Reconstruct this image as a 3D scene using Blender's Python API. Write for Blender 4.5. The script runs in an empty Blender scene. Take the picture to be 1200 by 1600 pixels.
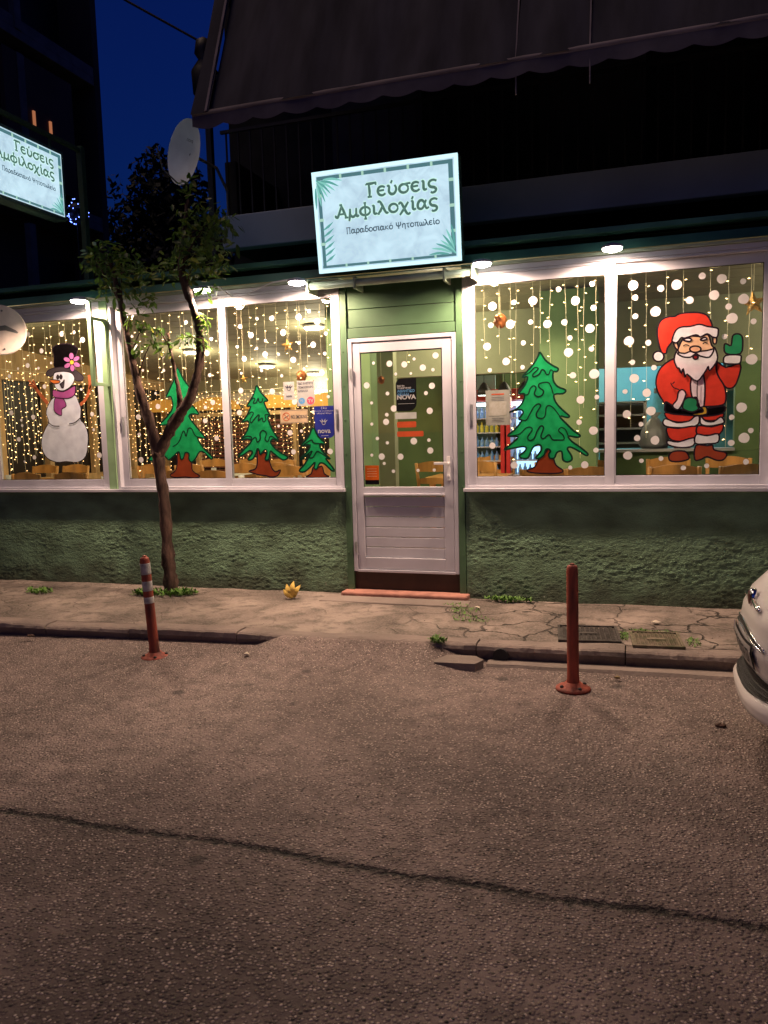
import bpy, bmesh, math, random, json
import numpy as np
from mathutils import Vector, Matrix
from mathutils.geometry import tessellate_polygon
random.seed(7)
sc = bpy.context.scene
COL = sc.collection
R = math.radians
# ------------------------------------------------------------ camera
CAM_C = (1.91882194, -6.5934409, 1.6)
CAM_R = ((0.9516606694145802, -0.007105732998295532, 0.3070691759977712),
         (0.30600597636452587, 0.10819134241914051, -0.945862027916724),
         (-0.026501183343135587, 0.9941046936737102, 0.10513584211539036))
cam_d = bpy.data.cameras.new('camera')
cam_d.sensor_fit = 'VERTICAL'; cam_d.sensor_height = 24.0
cam_d.lens = 1210.0 / 1600.0 * 24.0
cam_d.clip_start = 0.05; cam_d.clip_end = 2000
cam = bpy.data.objects.new('camera', cam_d); COL.objects.link(cam)
cam.matrix_world = Matrix.Translation(CAM_C) @ Matrix(CAM_R).to_4x4()
sc.camera = cam
# ------------------------------------------------------------ dusk sky
SUN_EL, SUN_ROT = R(.5), R(200)
w = bpy.data.worlds.new('World'); sc.world = w; w.use_nodes = True
nt = w.node_tree; bg = nt.nodes['Background']
sky = nt.nodes.new('ShaderNodeTexSky'); sky.sky_type = 'NISHITA'; sky.sun_disc = False
sky.sun_elevation = SUN_EL; sky.sun_rotation = SUN_ROT; sky.altitude = 50; sky.ozone_density = 6
hs = nt.nodes.new('ShaderNodeHueSaturation'); hs.inputs['Saturation'].default_value = 1.0
hs.inputs['Hue'].default_value = 0.515
nt.links.new(sky.outputs[0], hs.inputs['Color']); nt.links.new(hs.outputs[0], bg.inputs[0])
bg.inputs[1].default_value = 0.15
sun_d = bpy.data.lights.new('street_glow_fill', 'SUN'); sun_d.energy = 0.72; sun_d.angle = R(35); sun_d.color = (1, .68, .50)  # warm overhead fill added to stand in for unseen street lighting
sun = bpy.data.objects.new('street_glow_fill', sun_d); COL.objects.link(sun)
sun.rotation_euler = (R(9), R(-20), 0); sun.location = (0, -10, 20)
sc.view_settings.view_transform = 'Standard'; sc.view_settings.look = 'None'
sc.view_settings.exposure = 0.1; sc.view_settings.gamma = 1
FLOOD_W = 222.0
ROOM_W = 1.9
sc.cycles.max_bounces = 8; sc.cycles.transparent_max_bounces = 16
sc.cycles.caustics_reflective = False; sc.cycles.caustics_refractive = False
sc.cycles.sample_clamp_indirect = 4
sc.cycles.use_denoising = True

D = json.loads(r'''{"treeR":{"out":[1.173,2.204,1.216,2.138,1.273,2.092,1.319,2.064,1.308,2.04,1.28,2.038,1.28,1.97,1.315,1.918,1.379,1.887,1.357,1.859,1.286,1.854,1.3,1.789,1.35,1.73,1.407,1.677,1.393,1.663,1.329,1.676,1.378,1.62,1.442,1.554,1.495,1.513,1.47,1.499,1.399,1.511,1.428,1.467,1.498,1.415,1.555,1.364,1.541,1.349,1.47,1.394,1.414,1.42,1.392,1.403,1.424,1.351,1.428,1.315,1.392,1.297,1.356,1.316,1.349,1.374,1.335,1.389,1.306,1.375,1.285,1.331,1.249,1.332,1.241,1.369,1.256,1.39,1.234,1.409,1.213,1.398,1.205,1.362,1.169,1.333,1.132,1.333,1.176,1.392,1.18,1.428,1.155,1.447,1.111,1.422,1.089,1.378,1.066,1.334,1.015,1.335,1.0,1.358,1.045,1.394,1.052,1.423,1.023,1.431,0.956,1.421,0.867,1.408,0.919,1.448,0.987,1.513,0.898,1.523,0.958,1.573,1.017,1.645,0.995,1.661,1.01,1.682,1.032,1.718,1.003,1.741,0.915,1.722,0.981,1.749,1.033,1.813,1.041,1.871,0.997,1.873,1.049,1.944,1.071,2.008,1.027,2.006,1.071,2.059,1.122,2.114,1.159,2.176],"sq":[[1.035,2.017,1.086,2.043,1.129,2.081,1.158,2.069,1.115,2.028,1.122,2.006,1.165,2.025,1.187,2.06,1.208,2.052,1.223,2.023,1.244,2.022,1.259,2.057,1.28,2.041],[1.019,1.868,1.07,1.863,1.092,1.913,1.121,1.933,1.139,1.911,1.125,1.868,1.15,1.842,1.186,1.851,1.2,1.887,1.165,1.917,1.165,1.946,1.215,1.958,1.251,1.942,1.279,1.862],[1.01,1.656,1.054,1.651,1.083,1.695,1.12,1.759,1.157,1.783,1.175,1.764,1.142,1.707,1.149,1.671,1.192,1.662,1.214,1.69,1.221,1.748,1.243,1.766,1.279,1.746,1.329,1.68],[0.905,1.523,0.994,1.535,1.053,1.585,1.09,1.592,1.105,1.569,1.068,1.512,1.082,1.482,1.119,1.496,1.148,1.561,1.177,1.6,1.199,1.582,1.177,1.516,1.199,1.494,1.242,1.526,1.271,1.485,1.314,1.481,1.364,1.483,1.357,1.52,1.321,1.557,1.343,1.582,1.378,1.563,1.399,1.511]],"trunk":[1.213,1.376,1.242,1.405,1.277,1.339,1.299,1.272,1.356,1.228,1.327,1.206,1.212,1.203,1.095,1.212,1.058,1.231,1.125,1.26,1.154,1.318],"w":0.015},"treeM":{"out":[-1.425,2.042,-1.384,1.974,-1.318,1.901,-1.358,1.889,-1.332,1.821,-1.305,1.767,-1.326,1.741,-1.291,1.643,-1.227,1.534,-1.285,1.544,-1.307,1.509,-1.241,1.436,-1.145,1.381,-1.156,1.355,-1.205,1.355,-1.291,1.419,-1.315,1.429,-1.334,1.357,-1.373,1.358,-1.351,1.42,-1.369,1.448,-1.421,1.403,-1.429,1.44,-1.448,1.458,-1.471,1.404,-1.504,1.36,-1.554,1.356,-1.5,1.423,-1.53,1.441,-1.592,1.406,-1.659,1.384,-1.59,1.451,-1.527,1.505,-1.505,1.54,-1.555,1.55,-1.615,1.547,-1.562,1.605,-1.528,1.676,-1.536,1.721,-1.602,1.705,-1.544,1.766,-1.499,1.854,-1.539,1.855,-1.475,1.942,-1.447,2.003],"sq":[[-1.502,1.907,-1.466,1.928,-1.451,1.919,-1.468,1.884,-1.438,1.887,-1.416,1.926,-1.408,1.891,-1.378,1.894,-1.371,1.925],[-1.544,1.766,-1.497,1.8,-1.473,1.786,-1.51,1.729,-1.497,1.702,-1.455,1.745,-1.423,1.771,-1.414,1.762,-1.426,1.718,-1.385,1.743,-1.377,1.707,-1.346,1.724,-1.354,1.769,-1.309,1.772],[-1.605,1.551,-1.553,1.577,-1.503,1.567,-1.515,1.531,-1.463,1.566,-1.445,1.521,-1.414,1.547,-1.412,1.601,-1.381,1.627,-1.347,1.599,-1.364,1.546,-1.336,1.523,-1.304,1.572,-1.237,1.534]],"trunk":[-1.449,1.449,-1.411,1.412,-1.37,1.421,-1.334,1.357,-1.308,1.276,-1.27,1.24,-1.219,1.257,-1.251,1.203,-1.321,1.19,-1.371,1.204,-1.45,1.214,-1.549,1.247,-1.478,1.269,-1.455,1.332],"w":0.016},"treeS":{"out":[-0.874,1.641,-0.83,1.561,-0.757,1.489,-0.814,1.49,-0.797,1.429,-0.715,1.349,-0.762,1.358,-0.681,1.252,-0.709,1.248,-0.773,1.306,-0.82,1.315,-0.851,1.262,-0.879,1.271,-0.868,1.324,-0.907,1.289,-0.967,1.241,-1.015,1.237,-1.024,1.255,-0.964,1.317,-0.922,1.396,-1.025,1.344,-0.95,1.414,-0.909,1.483,-0.996,1.481,-0.926,1.554],"sq":[[-0.976,1.485,-0.898,1.527,-0.87,1.5,-0.776,1.49],[-1.011,1.348,-0.931,1.405,-0.892,1.426,-0.923,1.369,-0.885,1.369,-0.845,1.421,-0.798,1.402,-0.724,1.349]],"trunk":[-0.888,1.28,-0.86,1.262,-0.802,1.288,-0.781,1.218,-0.74,1.186,-0.96,1.184,-0.91,1.219],"w":0.016},"treeL":{"out":[-2.289,2.253,-2.226,2.138,-2.153,2.031,-2.18,1.92,-2.123,1.866,-2.077,1.8,-2.147,1.806,-2.188,1.782,-2.123,1.693,-2.03,1.586,-2.022,1.564,-2.1,1.579,-2.083,1.526,-2.028,1.456,-1.953,1.385,-1.973,1.368,-2.039,1.43,-2.089,1.439,-2.143,1.37,-2.185,1.34,-2.213,1.371,-2.21,1.424,-2.25,1.433,-2.273,1.381,-2.304,1.372,-2.32,1.443,-2.373,1.409,-2.437,1.365,-2.462,1.383,-2.497,1.402,-2.582,1.358,-2.665,1.368,-2.62,1.421,-2.51,1.509,-2.429,1.648,-2.395,1.709,-2.518,1.708,-2.43,1.789,-2.364,1.874,-2.377,1.98,-2.434,1.969,-2.382,2.058,-2.326,2.151],"sq":[[-2.434,1.736,-2.368,1.805,-2.327,1.821],[-2.388,1.497,-2.367,1.501,-2.314,1.54,-2.257,1.644,-2.23,1.591,-2.205,1.66,-2.165,1.663,-2.12,1.588,-2.021,1.569]],"trunk":[-2.342,1.417,-2.3,1.443,-2.21,1.424,-2.185,1.335,-2.18,1.256,-2.102,1.203,-2.164,1.185,-2.264,1.195,-2.387,1.191,-2.437,1.214,-2.372,1.258,-2.347,1.337],"w":0.015},"snowman":[["body","snowpaint",[-3.736,2.017,-3.809,1.939,-3.838,1.859,-3.812,1.777,-3.862,1.707,-3.916,1.608,-3.92,1.499,-3.867,1.407,-3.749,1.36,-3.627,1.366,-3.486,1.357,-3.384,1.418,-3.347,1.551,-3.343,1.667,-3.379,1.747,-3.419,1.788,-3.405,1.89,-3.426,1.961,-3.463,2.033,-3.562,2.01,-3.649,2.014]],["hat","blackpaint",[-3.698,2.511,-3.636,2.543,-3.528,2.55,-3.433,2.522,-3.395,2.477,-3.444,2.392,-3.473,2.302,-3.579,2.32,-3.693,2.322,-3.689,2.432]],["hat_brim","greypaint",[-3.803,2.251,-3.777,2.295,-3.688,2.317,-3.579,2.32,-3.473,2.298,-3.402,2.259,-3.352,2.213,-3.36,2.178,-3.42,2.172,-3.461,2.192,-3.478,2.245,-3.562,2.271,-3.681,2.277,-3.716,2.247,-3.75,2.231]],["face","snowpaint",[-3.71,2.247,-3.681,2.272,-3.583,2.276,-3.498,2.259,-3.459,2.218,-3.468,2.166,-3.521,2.115,-3.61,2.083,-3.685,2.104,-3.708,2.149,-3.72,2.203]],["scarf","purplepaint",[-3.703,2.02,-3.616,2.008,-3.58,1.931,-3.637,1.898,-3.647,1.835,-3.726,1.874,-3.731,1.945]],["scarf","purplepaint",[-3.718,2.097,-3.6,2.074,-3.466,2.126,-3.453,2.094,-3.474,2.034,-3.541,2.005,-3.627,2.008,-3.692,2.015,-3.734,2.035,-3.737,2.071]],["nose","orangepaint",[-3.759,2.196,-3.72,2.199,-3.639,2.186,-3.647,2.165,-3.702,2.158,-3.744,2.173]],["eye","greypaint",[-3.674,2.223,-3.656,2.245,-3.642,2.222,-3.66,2.201]],["eye","greypaint",[-3.634,2.224,-3.616,2.247,-3.602,2.223,-3.62,2.199]],["mouth","greypaint",[-3.637,2.151,-3.6,2.171,-3.579,2.192,-3.594,2.118,-3.618,2.115,-3.629,2.137]]],"snowstrokes":[[-3.823,1.778,-3.76,1.735,-3.679,1.727],[-3.557,1.748,-3.486,1.759,-3.418,1.802]],"snowarms":[[[-3.807,1.961,-3.888,2.05,-3.942,2.119],0.03],[[-3.937,2.114,-3.955,2.169,-3.974,2.206],0.016],[[-3.943,2.115,-3.988,2.17,-4.029,2.208],0.016],[[-3.948,2.115,-3.99,2.144,-4.033,2.163],0.014],[[-3.468,1.91,-3.373,1.959,-3.308,2.036,-3.28,2.122,-3.282,2.227],0.026],[[-3.288,2.088,-3.24,2.156,-3.228,2.172],0.014]],"petals":[[-3.473,2.457,-3.458,2.453,-3.448,2.44,-3.443,2.423,-3.447,2.405,-3.457,2.392,-3.471,2.387,-3.486,2.392,-3.497,2.404,-3.501,2.422,-3.498,2.439,-3.487,2.452],[-3.378,2.412,-3.375,2.4,-3.383,2.386,-3.4,2.374,-3.42,2.368,-3.439,2.368,-3.451,2.376,-3.453,2.389,-3.445,2.403,-3.429,2.414,-3.409,2.421,-3.39,2.42],[-3.376,2.318,-3.388,2.31,-3.407,2.309,-3.427,2.314,-3.444,2.325,-3.453,2.339,-3.451,2.352,-3.439,2.36,-3.42,2.361,-3.4,2.356,-3.383,2.345,-3.374,2.331],[-3.469,2.269,-3.484,2.273,-3.495,2.286,-3.499,2.303,-3.496,2.321,-3.486,2.334,-3.471,2.339,-3.457,2.334,-3.446,2.322,-3.441,2.304,-3.445,2.287,-3.455,2.274],[-3.565,2.313,-3.568,2.326,-3.56,2.34,-3.543,2.352,-3.523,2.358,-3.504,2.358,-3.492,2.35,-3.489,2.338,-3.497,2.323,-3.513,2.312,-3.534,2.305,-3.553,2.306],[-3.567,2.408,-3.555,2.416,-3.536,2.418,-3.515,2.412,-3.498,2.401,-3.49,2.387,-3.492,2.374,-3.504,2.366,-3.523,2.365,-3.543,2.371,-3.56,2.382,-3.569,2.395]],"petalc":[-3.448,2.36,-3.452,2.35,-3.461,2.343,-3.473,2.34,-3.485,2.344,-3.493,2.352,-3.495,2.363,-3.491,2.373,-3.482,2.38,-3.47,2.382,-3.458,2.379,-3.45,2.371],"redman":[["coat","redpaint",[2.216,2.101,2.291,2.054,2.454,2.046,2.526,2.068,2.535,1.973,2.585,1.859,2.595,1.773,2.572,1.726,2.459,1.717,2.295,1.723,2.162,1.741,2.128,1.782,2.09,1.854,2.08,1.942,2.117,2.037]],["sleeve","redpaint",[2.526,2.059,2.59,2.013,2.693,2.034,2.679,1.924,2.649,1.861,2.601,1.854,2.569,1.895,2.527,1.974]],["placket","whitepaint",[2.341,1.939,2.431,1.961,2.438,1.727,2.402,1.719,2.384,1.79,2.347,1.8]],["coat_skirt","redpaint",[2.163,1.684,2.378,1.65,2.411,1.641,2.569,1.666,2.565,1.619,2.477,1.604,2.411,1.623,2.346,1.608,2.247,1.602,2.168,1.63]],["belt","blackpaint",[2.162,1.763,2.246,1.707,2.361,1.686,2.576,1.718,2.573,1.662,2.46,1.643,2.346,1.651,2.163,1.679,2.152,1.746]],["buckle","yellowpaint",[2.362,1.667,2.427,1.675,2.427,1.699,2.41,1.71,2.452,1.713,2.456,1.658,2.362,1.649]],["coat_trim","whitepaint",[2.155,1.631,2.239,1.597,2.33,1.608,2.37,1.642,2.403,1.641,2.396,1.58,2.33,1.557,2.239,1.558,2.164,1.568,2.134,1.596]],["coat_trim","whitepaint",[2.415,1.64,2.452,1.604,2.509,1.598,2.557,1.632,2.582,1.609,2.578,1.583,2.502,1.566,2.445,1.568,2.412,1.588]],["trouser_leg","redpaint",[2.164,1.558,2.248,1.552,2.388,1.564,2.381,1.484,2.324,1.45,2.232,1.452,2.182,1.479]],["trouser_leg","redpaint",[2.396,1.567,2.494,1.558,2.578,1.575,2.555,1.501,2.462,1.492,2.389,1.505]],["trouser_cuff","whitepaint",[2.174,1.457,2.249,1.444,2.364,1.475,2.364,1.414,2.275,1.398,2.178,1.422]],["trouser_cuff","whitepaint",[2.385,1.501,2.462,1.489,2.543,1.502,2.543,1.436,2.464,1.425,2.377,1.431]],["boot","brownpaint",[2.183,1.337,2.217,1.37,2.3,1.369,2.329,1.335,2.326,1.304,2.251,1.287,2.192,1.296]],["boot","brownpaint",[2.382,1.413,2.464,1.41,2.504,1.413,2.517,1.376,2.594,1.357,2.607,1.33,2.579,1.296,2.531,1.296,2.465,1.324,2.42,1.302,2.375,1.303]],["sleeve_cuff","whitepaint",[2.248,1.839,2.277,1.855,2.302,1.828,2.294,1.784,2.254,1.703,2.221,1.708,2.206,1.735,2.237,1.778]],["mitten","mittenpaint",[2.294,1.776,2.327,1.792,2.376,1.781,2.389,1.75,2.385,1.729,2.398,1.702,2.353,1.677,2.295,1.697,2.279,1.724]],["mitten","mittenpaint",[2.588,2.118,2.575,2.185,2.591,2.192,2.623,2.178,2.633,2.249,2.665,2.264,2.697,2.245,2.705,2.194,2.691,2.113]],["sleeve_cuff","whitepaint",[2.585,2.103,2.684,2.102,2.696,2.076,2.685,2.038,2.63,2.037,2.575,2.048]],["hat","redpaint",[2.198,2.232,2.161,2.183,2.151,2.144,2.116,2.159,2.09,2.256,2.087,2.343,2.113,2.402,2.163,2.425,2.212,2.425,2.253,2.444,2.35,2.447,2.423,2.432,2.464,2.395,2.485,2.317,2.417,2.296,2.287,2.296,2.23,2.265]],["hat_pompom","whitepaint",[2.135,2.121,2.13,2.101,2.116,2.087,2.096,2.083,2.076,2.089,2.061,2.104,2.055,2.125,2.06,2.145,2.075,2.159,2.095,2.163,2.115,2.156,2.13,2.141]],["ear","skinpaint",[2.206,2.223,2.231,2.23,2.244,2.169,2.223,2.179]],["ear","skinpaint",[2.494,2.249,2.519,2.239,2.514,2.197,2.495,2.206]],["face","skinpaint",[2.24,2.143,2.272,2.245,2.32,2.268,2.402,2.259,2.458,2.268,2.483,2.19,2.508,2.146,2.42,2.116,2.323,2.122]],["beard","whitepaint",[2.232,2.161,2.212,2.093,2.233,2.031,2.25,2.022,2.267,1.982,2.279,2.02,2.296,1.948,2.308,1.975,2.383,1.916,2.446,1.995,2.462,2.028,2.471,1.994,2.51,2.039,2.529,2.093,2.504,2.172,2.484,2.139,2.404,2.113,2.323,2.117,2.257,2.138]],["moustache","whitepaint",[2.232,2.144,2.29,2.136,2.33,2.149,2.367,2.136,2.403,2.145,2.452,2.149,2.5,2.155,2.469,2.097,2.404,2.109,2.371,2.128,2.331,2.104,2.274,2.111]],["nose","skinpaint",[2.407,2.162,2.402,2.15,2.387,2.142,2.367,2.14,2.347,2.144,2.332,2.154,2.326,2.166,2.331,2.178,2.346,2.186,2.366,2.188,2.387,2.184,2.402,2.174]],["mouth","darkredpaint",[2.387,2.101,2.385,2.093,2.378,2.088,2.369,2.086,2.36,2.089,2.354,2.095,2.351,2.103,2.354,2.111,2.36,2.116,2.369,2.117,2.378,2.115,2.385,2.109]],["hat_fur","whitepaint",[2.198,2.258,2.222,2.317,2.262,2.34,2.328,2.341,2.392,2.353,2.449,2.333,2.521,2.315,2.53,2.289,2.522,2.247,2.49,2.249,2.45,2.277,2.402,2.255,2.369,2.274,2.288,2.253,2.263,2.259,2.231,2.222,2.198,2.232]],["eyebrow","whitepaint",[2.276,2.241,2.313,2.253,2.337,2.24,2.321,2.225]],["eyebrow","whitepaint",[2.402,2.236,2.434,2.251,2.45,2.235,2.418,2.228]]],"redstrokes":[[2.277,2.192,2.297,2.203,2.322,2.193],[2.419,2.2,2.435,2.21,2.455,2.205],[2.189,1.911,2.21,1.875,2.252,1.856],[2.202,1.902,2.218,1.919],[2.387,1.915,2.384,1.851,2.386,1.79]],"dots":{"a":[[-3.993,2.672,0.0236],[-3.579,2.649,0.0267],[-3.426,2.655,0.0157],[-3.331,2.576,0.0267],[-4.117,2.533,0.0126],[-3.84,2.495,0.0252],[-4.028,2.358,0.0252],[-4.271,2.26,0.0204],[-3.895,2.324,0.0142],[-3.731,2.367,0.0142],[-3.836,2.136,0.0236],[-3.386,2.089,0.0142],[-4.005,1.83,0.0252],[-3.274,1.838,0.022],[-4.161,1.803,0.0142],[-4.282,1.883,0.0252],[-4.154,1.747,0.0142],[-3.269,1.682,0.0142],[-4.211,1.606,0.0236],[-4.028,1.414,0.022],[-4.156,1.371,0.0126],[-3.22,1.424,0.0283],[-4.153,2.332,0.0126]],"b":[[-2.167,2.675,0.0189],[-2.781,2.581,0.0142],[-2.445,2.37,0.0189],[-1.904,2.502,0.0168],[-1.957,2.373,0.0268],[-1.938,2.165,0.0185],[-1.92,1.907,0.0252],[-2.013,1.735,0.0235],[-2.761,1.795,0.0267],[-2.531,1.889,0.0267],[-2.763,1.621,0.0178],[-2.76,1.37,0.0285],[-2.004,1.862,0.0178],[-1.898,1.566,0.025],[-2.549,2.017,0.0134],[-2.678,2.246,0.0143],[-2.442,2.234,0.016]],"c":[[-1.246,2.645,0.024],[-0.978,2.636,0.027],[-0.874,2.68,0.015],[-0.8,2.586,0.027],[-1.395,2.651,0.0135],[-1.572,2.591,0.0195],[-1.465,2.507,0.027],[-1.319,2.448,0.0135],[-1.137,2.509,0.0285],[-0.985,2.408,0.015],[-0.72,2.474,0.0165],[-1.611,2.408,0.015],[-1.411,2.382,0.0135],[-0.846,2.383,0.027],[-1.328,2.323,0.027],[-1.192,2.317,0.0135],[-1.048,2.259,0.027],[-1.544,2.294,0.0255],[-0.736,2.298,0.0165],[-1.372,2.179,0.015],[-0.943,2.173,0.015],[-1.581,2.164,0.0135],[-1.169,2.121,0.015],[-0.771,2.13,0.0285],[-0.802,1.951,0.015],[-0.717,1.914,0.015],[-1.595,2.003,0.027],[-1.271,1.983,0.027],[-1.633,1.891,0.0135],[-1.051,1.88,0.027],[-1.621,1.799,0.0255],[-1.221,1.663,0.0135],[-1.109,1.599,0.0255],[-0.993,1.612,0.015],[-0.868,1.781,0.0165],[-0.703,1.701,0.0255],[-0.728,1.557,0.015],[-1.08,1.423,0.024],[-0.717,1.42,0.0255]],"d":[[1.587,2.721,0.0207],[1.324,2.699,0.0221],[1.457,2.598,0.0354],[1.117,2.624,0.0339],[0.961,2.622,0.0207],[0.783,2.604,0.0339],[1.598,2.532,0.0221],[0.767,2.449,0.0207],[0.93,2.446,0.0354],[1.098,2.454,0.0192],[1.234,2.429,0.0325],[1.369,2.433,0.0236],[1.571,2.371,0.0339],[1.413,2.305,0.0207],[1.037,2.288,0.0207],[0.733,2.276,0.031],[1.402,2.191,0.0354],[1.583,2.208,0.0207],[0.893,2.143,0.031],[1.029,2.089,0.0192],[0.754,2.079,0.0177],[1.437,2.004,0.0251],[1.605,2.007,0.0384],[1.497,1.804,0.0325],[1.626,1.821,0.0192],[0.909,1.826,0.0295],[1.486,1.622,0.0221],[1.6,1.551,0.0339],[0.769,1.444,0.0266],[1.62,1.391,0.0207],[0.953,1.276,0.0295],[1.531,1.272,0.0295],[1.415,1.25,0.0177],[0.918,1.645,0.0177],[0.823,1.74,0.0148]],"e":[[1.901,2.691,0.0369],[2.108,2.65,0.0251],[2.225,2.669,0.0384],[2.409,2.72,0.0251],[2.549,2.688,0.0354],[2.7,2.656,0.0221],[1.916,2.594,0.0221],[2.321,2.543,0.028],[2.496,2.569,0.0369],[2.705,2.524,0.0384],[2.071,2.474,0.0384],[2.601,2.474,0.0236],[1.918,2.448,0.0207],[2.626,2.384,0.0398],[2.778,2.351,0.0221],[1.871,2.257,0.0369],[2.018,2.235,0.0236],[2.577,2.25,0.0207],[1.9,2.088,0.0207],[2.063,2.038,0.0207],[2.771,2.066,0.0398],[1.914,1.96,0.0354],[2.01,1.841,0.0339],[1.844,1.858,0.0192],[2.784,1.849,0.0221],[1.859,1.676,0.0325],[2.043,1.696,0.0354],[2.708,1.701,0.0384],[2.639,1.628,0.0207],[1.969,1.592,0.0192],[2.076,1.461,0.0354],[1.94,1.481,0.0251],[2.777,1.522,0.0207],[2.73,1.465,0.0398],[2.639,1.429,0.0236],[1.868,1.342,0.0339],[2.123,1.314,0.0192],[1.974,1.298,0.0177],[2.748,1.279,0.0221],[2.292,1.237,0.0192],[2.464,1.252,0.0192]],"door":[[0.285,2.228,0.027],[0.093,2.207,0.0135],[-0.132,2.178,0.027],[0.004,2.165,0.027],[0.17,2.129,0.0278],[0.26,2.107,0.0152],[-0.279,2.191,0.0143],[0.061,2.085,0.0118],[-0.077,2.086,0.0126],[-0.349,1.999,0.0278],[0.044,2.009,0.0169],[0.248,1.97,0.027],[0.193,1.91,0.0177],[-0.157,1.92,0.0169],[-0.307,1.843,0.0143],[-0.101,1.787,0.0287],[0.224,1.756,0.0278],[-0.168,1.735,0.0169],[-0.177,1.672,0.0278],[-0.311,1.656,0.0143],[-0.262,1.528,0.016],[0.074,1.497,0.0303],[0.211,1.503,0.016],[-0.17,1.487,0.0152],[0.222,1.412,0.0278],[-0.319,1.38,0.0143],[-0.226,1.366,0.0287],[-0.051,1.362,0.0278],[-0.204,1.304,0.0143],[-0.12,1.234,0.016],[0.107,1.239,0.0143],[0.254,1.241,0.0143]]},"stk":{"novawhite":[-1.157,-1.048,1.899,2.063],"tv":[-1.022,-0.848,1.84,2.068],"nosmoke":[-1.2,-0.925,1.684,1.808],"novablue":[-0.857,-0.666,1.544,1.832],"menu":[0.716,0.923,1.616,1.91],"novablack":[-0.078,0.108,1.76,2.046],"whitelabel":[-0.09,0.104,1.693,1.749],"red1":[-0.075,0.1,1.618,1.669],"red2":[-0.077,0.164,1.537,1.584],"orange":[-0.387,-0.256,1.117,1.287]},"drlines":{"outer":[-0.504,0.459,0.334,2.413],"glass":[-0.383,0.329,1.089,2.304],"boards":[-0.395,0.34,0.452,1.01],"handle":[0.37,0.407,1.168,1.394]},"trunk":[[-2.267,-0.32,0.102,0.072],[-2.27,-0.32,0.275,0.062],[-2.282,-0.32,0.521,0.058],[-2.286,-0.32,0.887,0.053],[-2.313,-0.32,1.22,0.052],[-2.327,-0.32,1.442,0.06]],"lb":[[-2.328,-0.32,1.418,0.05],[-2.369,-0.33,1.64,0.047],[-2.436,-0.33,1.879,0.044],[-2.497,-0.34,2.118,0.036],[-2.543,-0.34,2.355,0.03],[-2.589,-0.33,2.593,0.027],[-2.63,-0.32,2.801,0.024],[-2.707,-0.3,3.101,0.018],[-2.736,-0.3,3.278,0.01]],"rb":[[-2.328,-0.32,1.418,0.05],[-2.206,-0.33,1.606,0.05],[-2.073,-0.35,1.767,0.05],[-1.917,-0.38,1.935,0.042],[-1.812,-0.4,2.169,0.036],[-1.759,-0.42,2.418,0.032],[-1.796,-0.42,2.671,0.03],[-1.873,-0.42,2.888,0.036],[-1.914,-0.42,3.068,0.028],[-1.884,-0.4,3.345,0.018],[-1.837,-0.36,3.677,0.009]],"sb":[[-2.051,-0.35,1.807,0.036],[-2.04,-0.36,1.981,0.022],[-2.074,-0.36,2.184,0.013],[-2.096,-0.38,2.385,0.01],[-2.1,-0.4,2.525,0.006]],"clumps":[[-2.652,-0.25,3.21,0.195,0.162,0.2],[-2.783,-0.3,3.311,0.195,0.13,0.2],[-2.973,-0.2,3.26,0.162,0.097,0.15],[-2.416,-0.35,3.068,0.151,0.141,0.2],[-2.612,-0.32,2.858,0.119,0.119,0.12],[-2.771,-0.3,3.002,0.135,0.108,0.2],[-1.784,-0.4,3.291,0.205,0.195,0.22],[-1.691,-0.3,3.485,0.195,0.173,0.25],[-1.534,-0.3,3.442,0.151,0.097,0.15],[-1.878,-0.35,3.641,0.108,0.108,0.15],[-1.854,-0.3,3.794,0.065,0.076,0.1],[-2.025,-0.4,3.082,0.151,0.141,0.2],[-1.621,-0.4,3.129,0.162,0.151,0.2],[-1.511,-0.3,3.275,0.108,0.086,0.12],[-1.787,-0.45,3.052,0.135,0.108,0.2],[-2.358,-0.38,2.613,0.086,0.054,0.06],[-2.278,-0.38,2.481,0.076,0.065,0.06],[-2.109,-0.4,2.384,0.07,0.097,0.06],[-1.906,-0.42,2.466,0.086,0.054,0.06],[-1.753,-0.44,2.416,0.054,0.076,0.05],[-2.455,-0.38,2.405,0.054,0.065,0.05],[-2.506,-0.36,2.671,0.086,0.054,0.06],[-2.212,-0.4,2.561,0.086,0.043,0.05],[-2.381,-0.36,2.778,0.097,0.076,0.08],[-2.522,-0.36,2.932,0.108,0.097,0.12],[-1.657,-0.42,2.854,0.086,0.065,0.08],[-1.553,-0.42,3.01,0.108,0.086,0.1],[-2.262,-0.4,2.82,0.065,0.054,0.06],[-1.704,-0.44,2.607,0.043,0.076,0.04]],"cam":{"C":[1.9188219446071086,-6.593440896233436,1.6],"R":[[0.9516606694145802,-0.007105732998295532,0.3070691759977712],[0.30600597636452587,0.10819134241914051,-0.945862027916724],[-0.026501183343135587,0.9941046936737102,0.10513584211539036]],"f":1210.0},"lamps":[[-3.079,-0.35,2.889],[-1.754,-0.35,2.884],[-0.835,-0.35,2.876],[0.752,-0.3,2.898],[1.75,-0.3,2.923]],"ceil":[[-1.7,2.05,2.86],[-3.51,4.45,2.66],[-3.14,5.55,2.58],[-3.95,3.03,2.78]]}''')

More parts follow.
